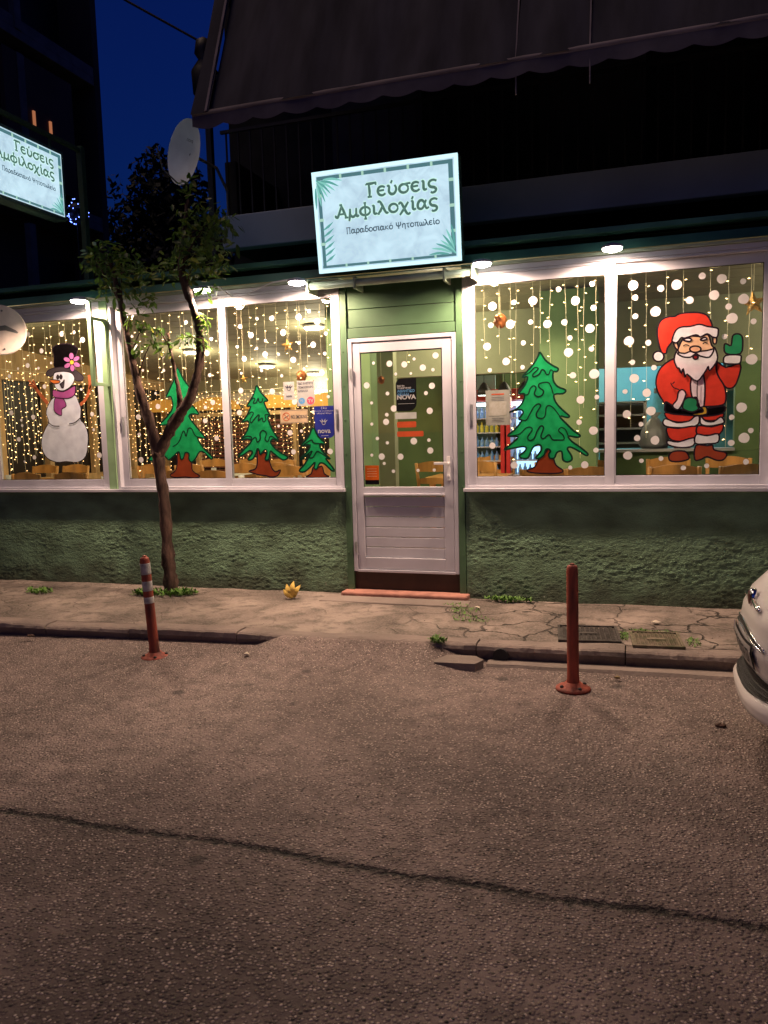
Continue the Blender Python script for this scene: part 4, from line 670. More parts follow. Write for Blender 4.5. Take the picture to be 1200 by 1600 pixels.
# ------------------------------------------------------------ light curtains
def curtain(label, p0, p1, ztop, n, lmin, lmax, step, seed, bm='bulb', group=None, full=False, r=.0040):
    rr = random.Random(seed); p0 = Vector((*p0, ztop)); p1 = Vector((*p1, ztop)); d = (p1-p0)
    t = thing('light_curtain', label, 'string lights', tuple((p0+p1)/2), group)
    hw = MB().tube([p0+d*i/10+Vector((0,0,-.012*math.sin(i*2.1))) for i in range(11)], .002, 4); hw.build('header_wire', 'wire', t)
    for i in range(n):
        p = p0 + d*((i+.5+rr.uniform(-.3,.3))/n); L = rr.uniform(lmin, lmax); k = max(4, int(L/.12)); pts = []
        ox = oy = 0
        for j in range(k+1):
            pts.append(Vector((p.x+ox, p.y+oy, ztop-L*j/k))); ox += rr.uniform(-.006,.006); oy += rr.uniform(-.003,.003)
        s_ = MB().tube(pts, .0011, 3, cap=False).build('strand', 'wire', t)
        bb = MB(); z_ = rr.uniform(.02,step)
        while z_ < L:
            a = pts[min(k, int(z_/L*k))]; sd = rr.choice((-1,1)); q = Vector((a.x, a.y, ztop-z_)) + Vector((sd*rr.uniform(.006,.02), rr.uniform(-.01,.01), rr.uniform(-.008,.008)))
            if abs(q.x-a.x) > 0: ax = Vector((sd*.011, 0, rr.uniform(-.004,.004)))
            m_ = len(bb.v); c2 = Vector((0,r,0)); c3 = Vector((0,0,r))
            bb.v += [tuple(q-ax),tuple(q+c2),tuple(q+c3),tuple(q-c2),tuple(q-c3),tuple(q+ax)]
            for aa, bb_ in ((1,2),(2,3),(3,4),(4,1)): bb.f += [(m_, m_+aa, m_+bb_), (m_+5, m_+bb_, m_+aa)]
            z_ += step*rr.uniform(.7,1.35)
        bb.build('bulbs', bm, s_, kind='stuff')
curtain('warm light curtain of thin strands behind the snowman pane', (-4.45,.10), (-3.18,.10), 2.80, 13, 1.2, 1.6, .085, 1)
curtain('warm light curtain behind the tree-shaded left pane of the middle window', (-2.88,.10), (-1.82,.10), 2.80, 12, 1.0, 1.6, .10, 2)
curtain('warm light curtain behind the right pane of the middle window', (-1.70,.10), (-.70,.10), 2.80, 10, .55, 1.3, .12, 3)
curtain('warm light curtain with spaced strands behind the pane with the big fir', (.66,.10), (1.68,.10), 2.80, 11, .5, 1.55, .14, 4)
curtain('sparse warm light strands behind the pane with the bearded painting', (1.80,.10), (2.83,.10), 2.80, 7, .5, 1.5, .14, 5)
curtain('single short warm light strand hanging at the top of the door glass', (-.1,.10), (.05,.10), 2.30, 1, .10, .12, .05, 6)
curtain('dense far light curtain along the back windows of the left room', (-6.1,5.6), (-.9,5.6), 2.30, 52, .9, 1.5, .075, 8, 'bulbdim', r=.008)
curtain('dense light curtain along the left end windows of the room', (-6.15,.2), (-6.15,5.5), 2.55, 46, 1.0, 1.6, .085, 9, 'bulbdim', r=.007)
curtain('second row of lights hanging in front of the louvred screen', (-5.2,4.75), (-3.0,4.75), 2.3, 22, 1.0, 1.5, .085, 10, 'bulbdim', r=.007)
# hanging ornaments
def star(x, z, r, label):
    t = thing('star_ornament', label, 'ornament', (x,.14,z), 'gold star ornaments')
    pts = []
    for k in range(10):
        a = math.pi/2 + k*math.pi/5 + .12; q = r if k % 2 == 0 else r*.42; pts.append((x+q*math.cos(a), z+q*math.sin(a)))
    b = MB(); n = 10; b.v = [(p[0],.14,p[1]) for p in pts] + [(x,.115,z),(x,.165,z)]
    for k in range(n): b.f += [(k,(k+1)%n,n),((k+1)%n,k,n+1)]
    b.build('star', 'gold', t); MB().cyl((x,.14,z+r),(x,.14,2.80),.0015,4).build('cord', 'wire', t)
star(-1.17,2.41,.068,'gold straw star hanging high in the right pane of the middle window')
star(-1.64,2.12,.045,'small gold star hanging left of the fir in the middle window')
star(2.79,2.50,.10,'gold glittering star cut by the right frame edge above the green mitten')
def bauble(x, z, r, label):
    t = thing('bauble', label, 'ornament', (x,.14,z), 'spiral copper baubles')
    b = MB(); n = 20; m_ = 10
    for i in range(m_+1):
        a = math.pi*i/m_
        for j in range(n):
            tt = 2*math.pi*j/n + i*.35; rr = r*math.sin(a)*(1+.13*math.cos(5*(2*math.pi*j/n)))
            b.v.append((x+rr*math.cos(tt), .14+rr*math.sin(tt), z + r*1.25*math.cos(a)))
    for i in range(m_):
        for j in range(n): b.f.append((i*n+j, i*n+(j+1)%n, (i+1)*n+(j+1)%n, (i+1)*n+j))
    b.build('bulb', 'copper', t, smooth=True); MB().cyl((x,.14,z+r*1.2),(x,.14,2.80),.0015,4).build('cord', 'wire', t)
bauble(.82,2.50,.052,'copper spiral bauble hanging in the left of the big-fir pane')
bauble(-1.04,2.12,.045,'copper spiral bauble above the white notice in the middle window')
bauble(-3.25,2.50,.045,'copper spiral bauble beside the green bracket in the snowman window')
bauble(-.26,2.05,.03,'tiny pale drop ornament hanging behind the door glass')

# ------------------------------------------------------------ window paintings
YF = {'a':-.012,'b':.028,'c':-.012,'d':-.012,'e':.028}
def fir(key, yp, label):
    d = D[key]; out = cat(pairs(d['out']), True, 3); tk = cat(pairs(d['trunk']), True, 3)
    cx = sum(p[0] for p in out)/len(out); t = thing('fir_painting', label, 'window painting', (cx, yp-.006, min(p[1] for p in tk)), 'fir trees painted on the windows')
    wd = d['w']
    MB().poly(tk, yp-.005).build('trunk', 'trunkpaint', t)
    MB().ribbon(tk, wd*.8, yp-.0058, True).build('trunk_outline', 'inkline', t)
    MB().poly(out, yp-.0066).build('foliage', 'firpaint', t)
    b = MB().ribbon(out, wd, yp-.0074, True)
    for s_ in d['sq']: b.ribbon(cat(pairs(s_), False, 4), lambda q: wd*.9*(1-.35*abs(2*q-1)), yp-.008)
    b.build('foliage_outline', 'firline', t)
fir('treeR', YF['d'], 'large painted green fir filling the pane right of the door')
fir('treeM', YF['c'], 'medium painted green fir left of the no-smoking notice')
fir('treeS', YF['c'], 'smallest painted green fir under the blue sticker by the door')
fir('treeL', YF['b'], 'painted green fir half hidden behind the street tree trunk')
def fig(parts, yp, t, lw, ink='inkline'):
    y = yp-.005
    for nm, m_, L in parts:
        pts = cat(pairs(L), True, 3); y -= .0005
        MB().poly(pts, y).build(nm, m_, t); MB().ribbon(pts, lw, y-.0002, True).build('ink_outline', ink, t)
    return y
sn = thing('snowman_painting', 'painted snowman with black top hat, purple scarf and twig arms on the left window', 'window painting', (-3.6,YF['a']-.006,1.25))
ya = YF['a']-.0048
for L, wd in D['snowarms']:
    MB().ribbon(cat(pairs(L), False, 4), wd*1.25, ya).build('twig_arm', 'twigpaint', sn)
y_ = fig(D['snowman'], YF['a'], sn, .009)
b = MB()
for s_ in D['snowstrokes']: b.ribbon(cat(pairs(s_), False, 5), .010, y_-.001)
b.build('body_crease', 'inkline', sn)
for P_ in D['petals']:
    MB().poly(pairs(P_), y_-.0015).build('petal', 'pinkpaint', sn); MB().ribbon(pairs(P_), .006, y_-.0019, True).build('ink_outline', 'inkline', sn)
MB().poly(pairs(D['petalc']), y_-.0023).build('flower_centre', 'yellowpaint', sn)
rm = thing('bearded_man_painting', 'painted bearded man in red suit and hat waving a green mitten on the right window', 'window painting', (2.35,YF['e']-.006,1.27))
y_ = fig(D['redman'], YF['e'], rm, .0125)
b = MB()
for s_ in D['redstrokes']: b.ribbon(cat(pairs(s_), False, 5), .008, y_-.001)
b.build('crease_lines', 'inkline', rm)

# ------------------------------------------------------------ stickers and sheets
def rounded(x0, x1, z0, z1, corners):      # corners: radius for bl, br, tr, tl
    out = []
    for (cx, cz_, sx, sz, a0), r in zip(((x0,z0,1,1,180),(x1,z0,-1,1,270),(x1,z1,-1,-1,0),(x0,z1,1,-1,90)), corners):
        if r <= 0: out.append((cx, cz_)); continue
        for k in range(7):
            a = R(a0 + 90*k/6); out.append((cx+sx*r+r*math.cos(a), cz_+sz*r+r*math.sin(a)))
    return out
def sheet(name, label, c, rr, yp, m_, catg='sticker', corners=(0,0,0,0)):
    x0, x1, z0, z1 = rr; z0, z1 = min(z0,z1), max(z0,z1)
    t = thing(name, label, catg, ((x0+x1)/2, yp, z0)); MB().poly(rounded(x0,x1,z0,z1,corners), yp-.005).build('backing', m_, t)
    return t, x0, x1, z0, z1
def crown(b, cx, cz_, s, y):
    n = 14; b.ribbon([(cx+s*.30*math.cos(2*math.pi*i/n), cz_+s*.28*math.sin(2*math.pi*i/n)) for i in range(n)], s*.10, y, True)
    for a, L in ((35,.95),(65,.85),(90,1.0) if False else (115,.85),(145,.95)):
        a = R(a); p = (cx+s*.30*math.cos(a), cz_+s*.28*math.sin(a)); q = (cx+s*L*math.cos(a), cz_+s*L*math.sin(a)); b.ribbon([p, q], lambda t_: s*.26*(1-t_)+.0008, y)
yc = YF['c']
t, x0, x1, z0, z1 = sheet('logo_sticker', 'small white sticker with a dark crown logo, left of the white notice', 0, D['stk']['novawhite'], yc, 'stkwhite')
b = MB(); crown(b, (x0+x1)/2, z0+.10, .055, yc-.0062); b.build('logo', 'stkink', t); text('nova', (x0+x1)/2, z0+.025, .03, 'stkink', yc-.0062, t, align='CENTER', bold=.001)
t, x0, x1, z0, z1 = sheet('tv_sticker', 'white notice with three lines of text and a pink TV disc', 0, D['stk']['tv'], yc, 'stkwhite', corners=(.0,.05,0,0))
for k, s_ in enumerate(('ΕΔΩ ΒΛΕΠΕΤΕ','ΠΟΔΟΣΦΑΙΡΟ','ΚΑΝΑΛΙΑ')): text(s_, x0+.012, z1-.035-k*.034, .026, 'stkink', yc-.0062, t, bold=.0006, sx=.85)
n = 20; MB().poly([(x0+.045+.032*math.cos(2*math.pi*i/n), z0+.045+.028*math.sin(2*math.pi*i/n)) for i in range(n)], yc-.0062).build('blue_disc', 'stksky', t); text('PS', x0+.028, z0+.035, .03, 'stkwhite', yc-.0068, t)
MB().poly([(x1-.043+.036*math.cos(2*math.pi*i/n), z0+.045+.036*math.sin(2*math.pi*i/n)) for i in range(n)], yc-.0062).build('pink_disc', 'stkpink', t); text('TV', x1-.067, z0+.030, .042, 'stkwhite', yc-.0068, t, bold=.0015)
t, x0, x1, z0, z1 = sheet('no_smoking_sign', 'cream plastic notice reading no smoking with a red barred circle', 0, D['stk']['nosmoke'], yc, 'stkcream', 'sign')
cx, cz_ = x0+.062, (z0+z1)/2; b = MB(); b.ribbon([(cx+.036*math.cos(2*math.pi*i/20), cz_+.036*math.sin(2*math.pi*i/20)) for i in range(20)], .006, yc-.0062, True); b.ribbon([(cx-.025,cz_+.025),(cx+.025,cz_-.025)], .006, yc-.0062)
b.build('barred_circle', 'stkred', t); MB().ribbon([(cx-.022,cz_-.014),(cx+.024,cz_+.012)], .007, yc-.0058).build('cigarette', 'stkink', t)
text('NO SMOKING', x0+.108, cz_-.018, .045, 'stkink', yc-.0062, t, sx=.56, bold=.0006)
MB().ribbon([(x0+.006,z0+.006),(x1-.006,z0+.006),(x1-.006,z1-.006),(x0+.006,z1-.006)], .003, yc-.0062, True).build('border_line', 'stkink', t)
t, x0, x1, z0, z1 = sheet('blue_sticker', 'dark blue nova sticker with white crown logo beside the window edge', 0, D['stk']['novablue'], yc, 'stkblue', corners=(.07,.05,0,0))
for k, s_ in enumerate(('Εδώ','θα δείτε το αγαπημένο','αθλητικό θέαμα')): text(s_, (x0+x1)/2, z1-.028-k*.022, (.03,.017,.019)[k], 'stkwhite', yc-.0068, t, align='CENTER')
b = MB(); crown(b, (x0+x1)/2-.008, (z0+z1)/2-.01, .052, yc-.0068); b.build('logo', 'stkwhite', t)
text('nova', (x0+x1)/2-.006, z0+.045, .062, 'stkwhite', yc-.0068, t, align='CENTER', bold=.0015, sx=1.05); MB().ribbon([(x0+.06,z0+.02),(x1-.06,z0+.02)], .003, yc-.0068).build('rule', 'stkwhite', t)
yd = YF['d']
t, x0, x1, z0, z1 = sheet('menu_sheet', 'pale grey paper sheet with a faded picture taped in the window by the fridges', 0, D['stk']['menu'], yd, 'stkgrey', 'poster')
MB().poly([(x0+.03,z0+.08),(x1-.03,z0+.08),(x1-.03,z0+.20),(x0+.03,z0+.20)], yd-.0062).build('picture', mat('faded_picture', (.20,.20,.16), .7, var=.5, vs=30, dirt=(.4,.4,.36)), t)
MB().ribbon([(x0+.05,z1-.035),(x1-.05,z1-.035)], .010, yd-.0062).build('heading_line', 'stkred', t)
b = MB()
for k in range(3): b.ribbon([(x0+.05,z1-.06-k*.014),(x1-.05,z1-.06-k*.014)], .003, yd-.0062)
for k in range(3): b.ribbon([(x0+.05,z0+.03+k*.014),(x1-.05,z0+.03+k*.014)], .003, yd-.0062)
b.build('text_lines', 'stkink', t)
y0 = -.006
t, x0, x1, z0, z1 = sheet('black_sticker', 'black nova sticker with rounded corners high on the door glass', 0, D['stk']['novablack'], y0, 'stkblack', corners=(0,.07,0,.05))
for k, (s_, sz, m_) in enumerate((('ΕΔΩ ΘΑ','.019','stkwhite'),('ΤΟ ΚΟΡΥΦΑΙΟ','.019','stkwhite'),('ΑΘΛΗΤΙΚΟ','.032','stksky'),('ΘΕΑΜΑ','.032','stksky'))): text(s_, x0+.012, z1-(.072,.092,.122,.154)[k], float(sz), m_, y0-.0068, t, bold=.0006, sx=.95)
text('NOVA', (x0+x1)/2, z0+.105, .052, 'stkwhite', y0-.0068, t, align='CENTER', bold=.0022, sx=1.15); MB().ribbon([(x0+.015,z0+.065),(x1-.02,z0+.065)], .003, y0-.0068).build('rule', 'stkwhite', t)
sheet('white_label', 'blank white paper strip under the black sticker on the door', 0, D['stk']['whitelabel'], y0, 'stkwhite')
t, x0, x1, z0, z1 = sheet('open_sticker', 'orange-red lettering strip, upper of two on the door glass', 0, D['stk']['red1'], y0, 'stkred', corners=(.01,.01,.01,.01)); 
t, x0, x1, z0, z1 = sheet('open_sticker', 'orange-red lettering strip, lower and longer of two on the door glass', 0, D['stk']['red2'], y0, 'stkred', corners=(.01,.01,.01,.01))
t, x0, x1, z0, z1 = sheet('orange_sticker', 'small orange card with a black foot at the lower left of the door glass', 0, D['stk']['orange'], y0, 'stkorange')
MB().poly([(x0,z0),(x1,z0),(x1,z0+.04),(x0,z0+.04)], y0-.0062).build('black_foot', 'stkblack', t)
b = MB()
for k in range(4): b.ribbon([(x0+.02,z1-.03-k*.022),(x1-.02,z1-.03-k*.022)], .004, y0-.0062)
b.build('text_lines', 'stkcream', t)

# ------------------------------------------------------------ facade floodlights
LL = ['leftmost facade floodlight, above the green bracket','second floodlight from the left, among the tree leaves','third floodlight from the left, at the end of the gutter','floodlight just right of the illuminated sign','rightmost floodlight above the pane divider']
wall_pt = [(-3.05,-.06,2.93),(-1.62,-.06,2.86),(-1.45,-.06,2.88),(.80,-.07,2.95),(1.78,-.07,2.97)]
for k, (x_, y_, z_) in enumerate(D['lamps']):
    t = thing('floodlight', LL[k] + ', lit white', 'floodlight', (x_, y_, z_), 'floodlights along the eaves')
    MB().tube([wall_pt[k], ((x_+wall_pt[k][0])/2, y_*.55, z_+.05), (x_, y_, z_+.035)], .006, 8).build('arm', 'frame', t, smooth=True)
    MB().lathe((x_,y_,z_), [(.078,.0),(.082,.008),(.072,.022),(.03,.035)], 20).build('housing', 'frame', t, smooth=True)
    MB().lathe((x_,y_,z_-.004), [(.074,.004),(.068,-.010),(.03,-.022)], 20).build('lens', 'lampglow', t, smooth=True)
    ld = bpy.data.lights.new('floodlight_beam', 'SPOT'); ld.energy = FLOOD_W; ld.spot_size = R(164); ld.spot_blend = .45; ld.shadow_soft_size = .05; ld.color = (1,.68,.50)
    lo = link(bpy.data.objects.new('light_source', ld)); lo.parent = t; lo.location = (0,0,-.03); lo.rotation_euler = (R(14),0,0)

# ------------------------------------------------------------ gutter and signs
gt = thing('roll_gutter', 'pale green gutter tube with end caps under the illuminated sign', 'gutter', (-.05,-.22,2.82))
MB().cyl((-.78,-.22,2.855),(.66,-.22,2.855),.032,16).build('tube', 'gutter', gt, smooth=True)
for xx in (-.79,-.36,.42,.655): MB().box(xx,xx+.018,-.262,-.04,2.80,2.905).build('bracket', 'gutter', gt, bevel=.003)
b = MB(); b.v = [(-.80,-.28,2.905),(.68,-.28,2.905),(.68,-.02,2.95),(-.80,-.02,2.95),(-.80,-.28,2.90),(.68,-.28,2.90),(.68,-.02,2.945),(-.80,-.02,2.945)]; b.f = [(0,1,2,3),(7,6,5,4),(0,4,5,1),(1,5,6,2),(2,6,7,3),(3,7,4,0)]; b.build('cover_sheet', 'teal', gt)
def emis(name, rgb, s, var=0., rgb2=None):
    m = bpy.data.materials.new(name); m.use_nodes = True; n = m.node_tree.nodes; l = m.node_tree.links; b = n['Principled BSDF']
    b.inputs['Base Color'].default_value = (.3,.3,.3,1); b.inputs['Roughness'].default_value = .35
    b.inputs['Emission Color'].default_value = (*rgb,1); b.inputs['Emission Strength'].default_value = s
    if var:
        tc = n.new('ShaderNodeTexCoord'); nz = n.new('ShaderNodeTexNoise'); nz.inputs['Scale'].default_value = 7; nz.inputs['Detail'].default_value = 9; nz.inputs['Roughness'].default_value = .65; nz.inputs['Distortion'].default_value = .6
        l.new(tc.outputs['Object'], nz.inputs['Vector']); mr = n.new('ShaderNodeMapRange'); mr.inputs[1].default_value = .38; mr.inputs[2].default_value = .68; l.new(nz.outputs[0], mr.inputs[0])
        mx = n.new('ShaderNodeMix'); mx.data_type = 'RGBA'; mx.inputs[6].default_value = (*rgb,1); mx.inputs[7].default_value = (*rgb2,1); l.new(mr.outputs[0], mx.inputs[0]); l.new(mx.outputs[2], b.inputs['Emission Color'])
    return m
M['signface'] = emis('sign_face', (.57,.79,.90), 1., .3, (.40,.56,.67))
M['signedge'] = emis('sign_edge', (.62,.93,1.), 1.15)
M['signink'] = emis('sign_green_ink', (.065,.155,.125), .9)
M['signink2'] = emis('sign_dark_ink', (.035,.08,.11), .9)
M['signhalo'] = emis('sign_pale_halo', (.55,.85,.75), 1.)
M['signband'] = emis('sign_dark_band', (.06,.17,.19), 1.)
M['signtick'] = emis('sign_tick', (.45,.75,.60), .8)
M['signleaf'] = emis('sign_leaf', (.10,.38,.34), .9); M['signleaf2'] = emis('sign_leaf_pale', (.22,.60,.52), .9)
G_ = {}
def E_(cx, cy, rx, ry, a0=0, a1=360, n=16): return [(cx+rx*math.cos(R(a0+(a1-a0)*i/n)), cy+ry*math.sin(R(a0+(a1-a0)*i/n))) for i in range(n+1)]
G_['Γ'] = (.50, [[(.16,0),(.17,.3),(.15,.68)],[(.02,.69),(.2,.68),(.5,.71)],[(.48,.74),(.47,.58)],[(.06,.0),(.27,.0)],[(.02,.69),(.02,.62)]])
eps = [cat([(.40,.40),(.27,.47),(.12,.42),(.06,.24),(.12,.06),(.27,.0),(.42,.09)], False, 4), [(.07,.25),(.36,.27)]]
G_['ε'] = (.48, eps)
ups = [cat([(.02,.42),(.08,.46),(.12,.38),(.10,.15),(.20,.01),(.34,.03),(.43,.18),(.43,.34),(.37,.46)], False, 4)]
acc = lambda x: [[(x-.02,.56),(x+.05,.72)]]
G_['ύ'] = (.52, ups + acc(.22)); G_['υ'] = (.52, ups)
G_['σ'] = (.58, [E_(.27,.22,.21,.22), [(.26,.44),(.60,.46)]])
iota = [cat([(.04,.44),(.12,.45),(.12,.12),(.17,.02),(.27,.06)], False, 4)]
G_['ι'] = (.30, iota); G_['ί'] = (.30, iota + acc(.10))
G_['ς'] = (.46, [cat([(.42,.40),(.28,.47),(.12,.42),(.06,.27),(.14,.13),(.30,.08),(.38,-.02),(.33,-.14),(.20,-.18),(.14,-.12)], False, 4)])
G_['Α'] = (.64, [cat([(.34,.70),(.22,.35),(.10,.06),(.0,.10),(.03,.17)], False, 4), [(.30,.72),(.42,.36),(.54,.0)], [(.12,.20),(.48,.22)], [(.45,.0),(.64,.0)], [(.22,.70),(.36,.72)]])
G_['μ'] = (.56, [[(.11,.46),(.09,.1),(.03,-.22)], cat([(.10,.16),(.18,.02),(.30,.02),(.41,.18)], False, 4), cat([(.42,.46),(.41,.12),(.46,.01),(.54,.06)], False, 4)])
G_['φ'] = (.62, [E_(.30,.23,.25,.22), [(.31,.66),(.30,-.18)], [(.24,.66),(.37,.67)], [(.23,-.18),(.37,-.18)]])
G_['λ'] = (.52, [cat([(.02,.60),(.10,.66),(.20,.52),(.34,.16),(.44,.0),(.52,.05)], False, 4), [(.25,.40),(.14,.15),(.02,.0)], [(-.02,.0),(.10,.0)]])
G_['ο'] = (.52, [E_(.26,.22,.21,.22)])
G_['χ'] = (.56, [cat([(.0,.36),(.06,.46),(.15,.40),(.26,.12),(.38,-.14),(.48,-.18),(.54,-.10)], False, 4), [(.47,.46),(.26,.12),(.03,-.20)]])
G_[' '] = (.30, [])
G_['Π'] = (.62, [[(.12,.70),(.12,0)],[(.46,.70),(.46,0)],[(.02,.70),(.56,.70)],[(.04,0),(.20,0)],[(.38,0),(.54,0)]])
G_['ρ'] = (.52, [cat([(.08,-.2),(.09,.24),(.18,.44),(.34,.43),(.43,.24),(.34,.03),(.18,.02),(.10,.12)], False, 4)])
G_['δ'] = (.52, [E_(.26,.21,.20,.20), cat([(.16,.38),(.12,.54),(.22,.68),(.40,.66)], False, 4)])
G_['κ'] = (.52, [[(.10,.45),(.10,0)],[(.42,.45),(.12,.22),(.46,.0)]])
G_['ό'] = (.52, [E_(.26,.22,.21,.22), [(.24,.56),(.31,.72)]])
G_['Ψ'] = (.74, [[(.36,.70),(.36,0)],[(.26,0),(.46,0)],cat([(.04,.68),(.10,.62),(.12,.36),(.36,.22),(.60,.36),(.62,.62),(.68,.68)], False, 4)])
G_['η'] = (.54, [[(.08,.45),(.09,.0)],cat([(.09,.30),(.22,.45),(.38,.42),(.41,.28),(.41,-.2)], False, 4)])
G_['τ'] = (.46, [[(.02,.43),(.42,.45)],cat([(.22,.44),(.21,.10),(.27,.0),(.36,.04)], False, 4)])
G_['π'] = (.58, [[(.02,.43),(.54,.45)],[(.15,.43),(.14,0)],cat([(.40,.44),(.39,.10),(.44,.0),(.52,.04)], False, 4)])
G_['ω'] = (.62, [cat([(.14,.45),(.05,.25),(.10,.04),(.22,.02),(.31,.20),(.31,.34),(.31,.20),(.40,.02),(.52,.04),(.57,.25),(.48,.45)], False, 4)])
G_['α'] = (.58, [cat([(.46,.46),(.40,.28),(.30,.06),(.18,.0),(.07,.08),(.06,.26),(.14,.42),(.26,.45),(.36,.34),(.42,.10),(.48,.0),(.58,.07)], False, 4)])
def lettering(body, xr, zb, em, y, wd, width):      # right aligned at xr, stretched to the given width
    sx = width/(sum(G_[c][0] for c in body)*em); x = xr-width; b = MB(); h = MB()
    for c in body:
        for s_ in G_[c][1]:
            P_ = [(x+p[0]*em*sx, zb+p[1]*em) for p in s_]
            b.ribbon(P_, lambda q: wd*em*(1.12-.35*abs(2*q-1)), y)
            h.ribbon(P_, lambda q: wd*em*1.55, y+.0006)
        x += G_[c][0]*em*sx
    return b, h
def sign(label, loc, rot, W, H, dep, framed):
    t = thing('illuminated_sign', label, 'sign', loc, None, rot)
    kw = dict(local=True); hw = W/2; y = -dep/2
    MB().box(-hw,hw,-dep/2+.006,dep/2-.006,0,H).build('box', 'signbox', t, **kw)
    for yy, sgn in ((-1,1),):
        e = .028
        b = MB(); b.box(-hw,-hw+e,y,y+.02,0,H) ; b.box(hw-e,hw,y,y+.02,0,H); b.box(-hw+e,hw-e,y,y+.02,0,e); b.box(-hw+e,hw-e,y,y+.02,H-e,H)
        b.build('border', 'signedge' if framed else 'signframe', t, **kw)
        f = MB(); f.box(-hw+e,hw-e,y+.003,y+.02,e,H-e); f.build('face', 'signface', t, **kw)
        b = MB(); a0, a1 = -hw+e+.012, hw-e-.012; z0, z1 = e+.015, H-e-.008; bw = .038; Y = y+.0015
        b.ribbon([(a0+.0,z0+bw/2-.012),(a1,z0+bw/2-.012)], bw*.55, Y); b.ribbon([(a0,z1-bw/2),(a1,z1-bw/2)], bw*.8, Y)
        b.ribbon([(a0+bw/2,z0+bw*.3),(a0+bw/2,z1-bw*.9)], bw*.8, Y-.0003); b.ribbon([(a1-bw/2,z0+bw*.3),(a1-bw/2,z1-bw*.9)], bw*1.0, Y-.0003); b.build('dark_border', 'signband', t, **kw)
        for k in range(1,6): xx = a0+(a1-a0)*k/6+.02; MB().ribbon([(xx-.010,z1-bw/2),(xx+.010,z1-bw/2)], bw*.95, Y-.0006).build('border_tick', 'signtick', t, **kw); MB().ribbon([(xx-.009,z0+bw/2-.012),(xx+.009,z0+bw/2-.012)], bw*.7, Y-.0006).build('border_tick', 'signtick', t, **kw)
        for k in range(1,4):
            zz = z0+(z1-z0)*k/3.8
            for xx in (a0+bw/2, a1-bw/2): MB().ribbon([(xx,zz-.012),(xx,zz+.012)], bw*1.1, Y-.0006).build('border_tick', 'signtick', t, **kw)
        s = W/1.25; xr = hw-.170*s
        for body, zb, em, nm, tw in (('Γεύσεις',.569,.150,'sign_lettering',.608),('Αμφιλοχίας',.429,.148,'sign_lettering',.89)):
            zb *= s; em *= s*.98
            L_, h_ = lettering(body, xr, zb, em, Y-.0016, .145, tw*s)
            h_.build('lettering_halo', 'signhalo', t, **kw); L_.build(nm, 'signink', t, **kw)
        L_, h_ = lettering('Παραδοσιακό Ψητοπωλείο', xr+.004*s, .300*s, .068*s, Y-.0016, .135, .81*s); L_.build('small_lettering', 'signink2', t, **kw)
        # palm sprigs
        def sprig(cx, cz_, ang, n, L, nm):
            b = MB(); b2 = MB()
            for k in range(n):
                a = R(ang[0] + (ang[1]-ang[0])*k/(n-1)); q_ = .020*abs(k-(n-1)/2)*s; px = cx + q_*math.cos(a); pz = cz_ + q_*math.sin(a)
                tip = (px+L*math.cos(a), pz+L*math.sin(a)); mid = ((px+tip[0])/2, (pz+tip[1])/2+.010*s)
                (b if k % 2 == 0 else b2).ribbon(cat([(px,pz), mid, tip], False, 4), lambda q: (.003+.017*math.sin(math.pi*(.08+.92*q)))*s, Y-.0018-.0001*k)
            b.build(nm, 'signleaf', t, **kw); b2.build(nm, 'signleaf2', t, **kw)
        sprig(a0-.01, H-e-.03, (-92,-8), 8, .17*s, 'palm_leaf')
        sprig(a1+.0, e+.03, (98,178), 7, .17*s, 'palm_leaf')
        b = MB()
        for k in range(6):
            zz = (.06+k*.052)*s + e; b.ribbon([(a0+.03,zz),(a0+.08*s,zz+.028*s),(a0+.125*s,zz+.06*s)], lambda q: .002+.020*s*math.sin(math.pi*min(1,q+.1)), Y-.0018)
        b.build('palm_leaf', 'signleaf', t, **kw)
    return t
M['signbox'] = mat('sign_box_metal', (.06,.14,.12), .5); M['signframe'] = mat('sign_frame_green', (.10,.22,.19), .5, var=.05)
M['signbox2'] = M['signbox']
rise = math.atan2(.10, .80)
sg = sign('large illuminated restaurant sign standing on the eaves above the door', (-.055,-.15,2.965), (rise,0,0), 1.25, .815, .14, True)
sg2 = sign('smaller illuminated restaurant sign jutting out sideways at the top left edge', (-3.42,-.62,3.70), (0,0,R(90)), 1.02, .64, .16, False)
b = MB(); b.box(-.5,-.47,-.0,.03,2.9,3.0); b.box(.36,.39,-.0,.03,2.9,3.0)
so = thing('sign_support_frame', 'thin dark steel post and arm that carry the sideways sign at the left', 'sign post', (-3.42,.2,3.1))
MB().box(-3.45,-3.39,.22,.28,3.1,4.52).build('post', 'greenmetal', so, bevel=.004)
MB().box(-3.44,-3.40,-1.6,.22,4.46,4.50).build('arm', 'greenmetal', so, bevel=.004)
for yy in (-.2,-1.0): MB().box(-3.43,-3.41,yy,yy+.02,4.34,4.46).build('hanger', 'greenmetal', so)
# empty bracket on the green post
br = thing('empty_bracket', 'empty rectangular pale green metal bracket sticking out of the left post', 'bracket', (-3.02,-.06,2.4))
for z0, z1 in ((2.72,2.75),(2.10,2.13)): MB().box(-3.035,-3.005,-.27,-.062,z0,z1).build('rail', 'greenlight', br, bevel=.003)
MB().box(-3.04,-3.0,-.30,-.272,2.09,2.89).build('upright', 'greenlight', br, bevel=.003); MB().box(-3.035,-3.005,-.09,-.062,2.132,2.718).build('upright', 'greenlight', br, bevel=.003)
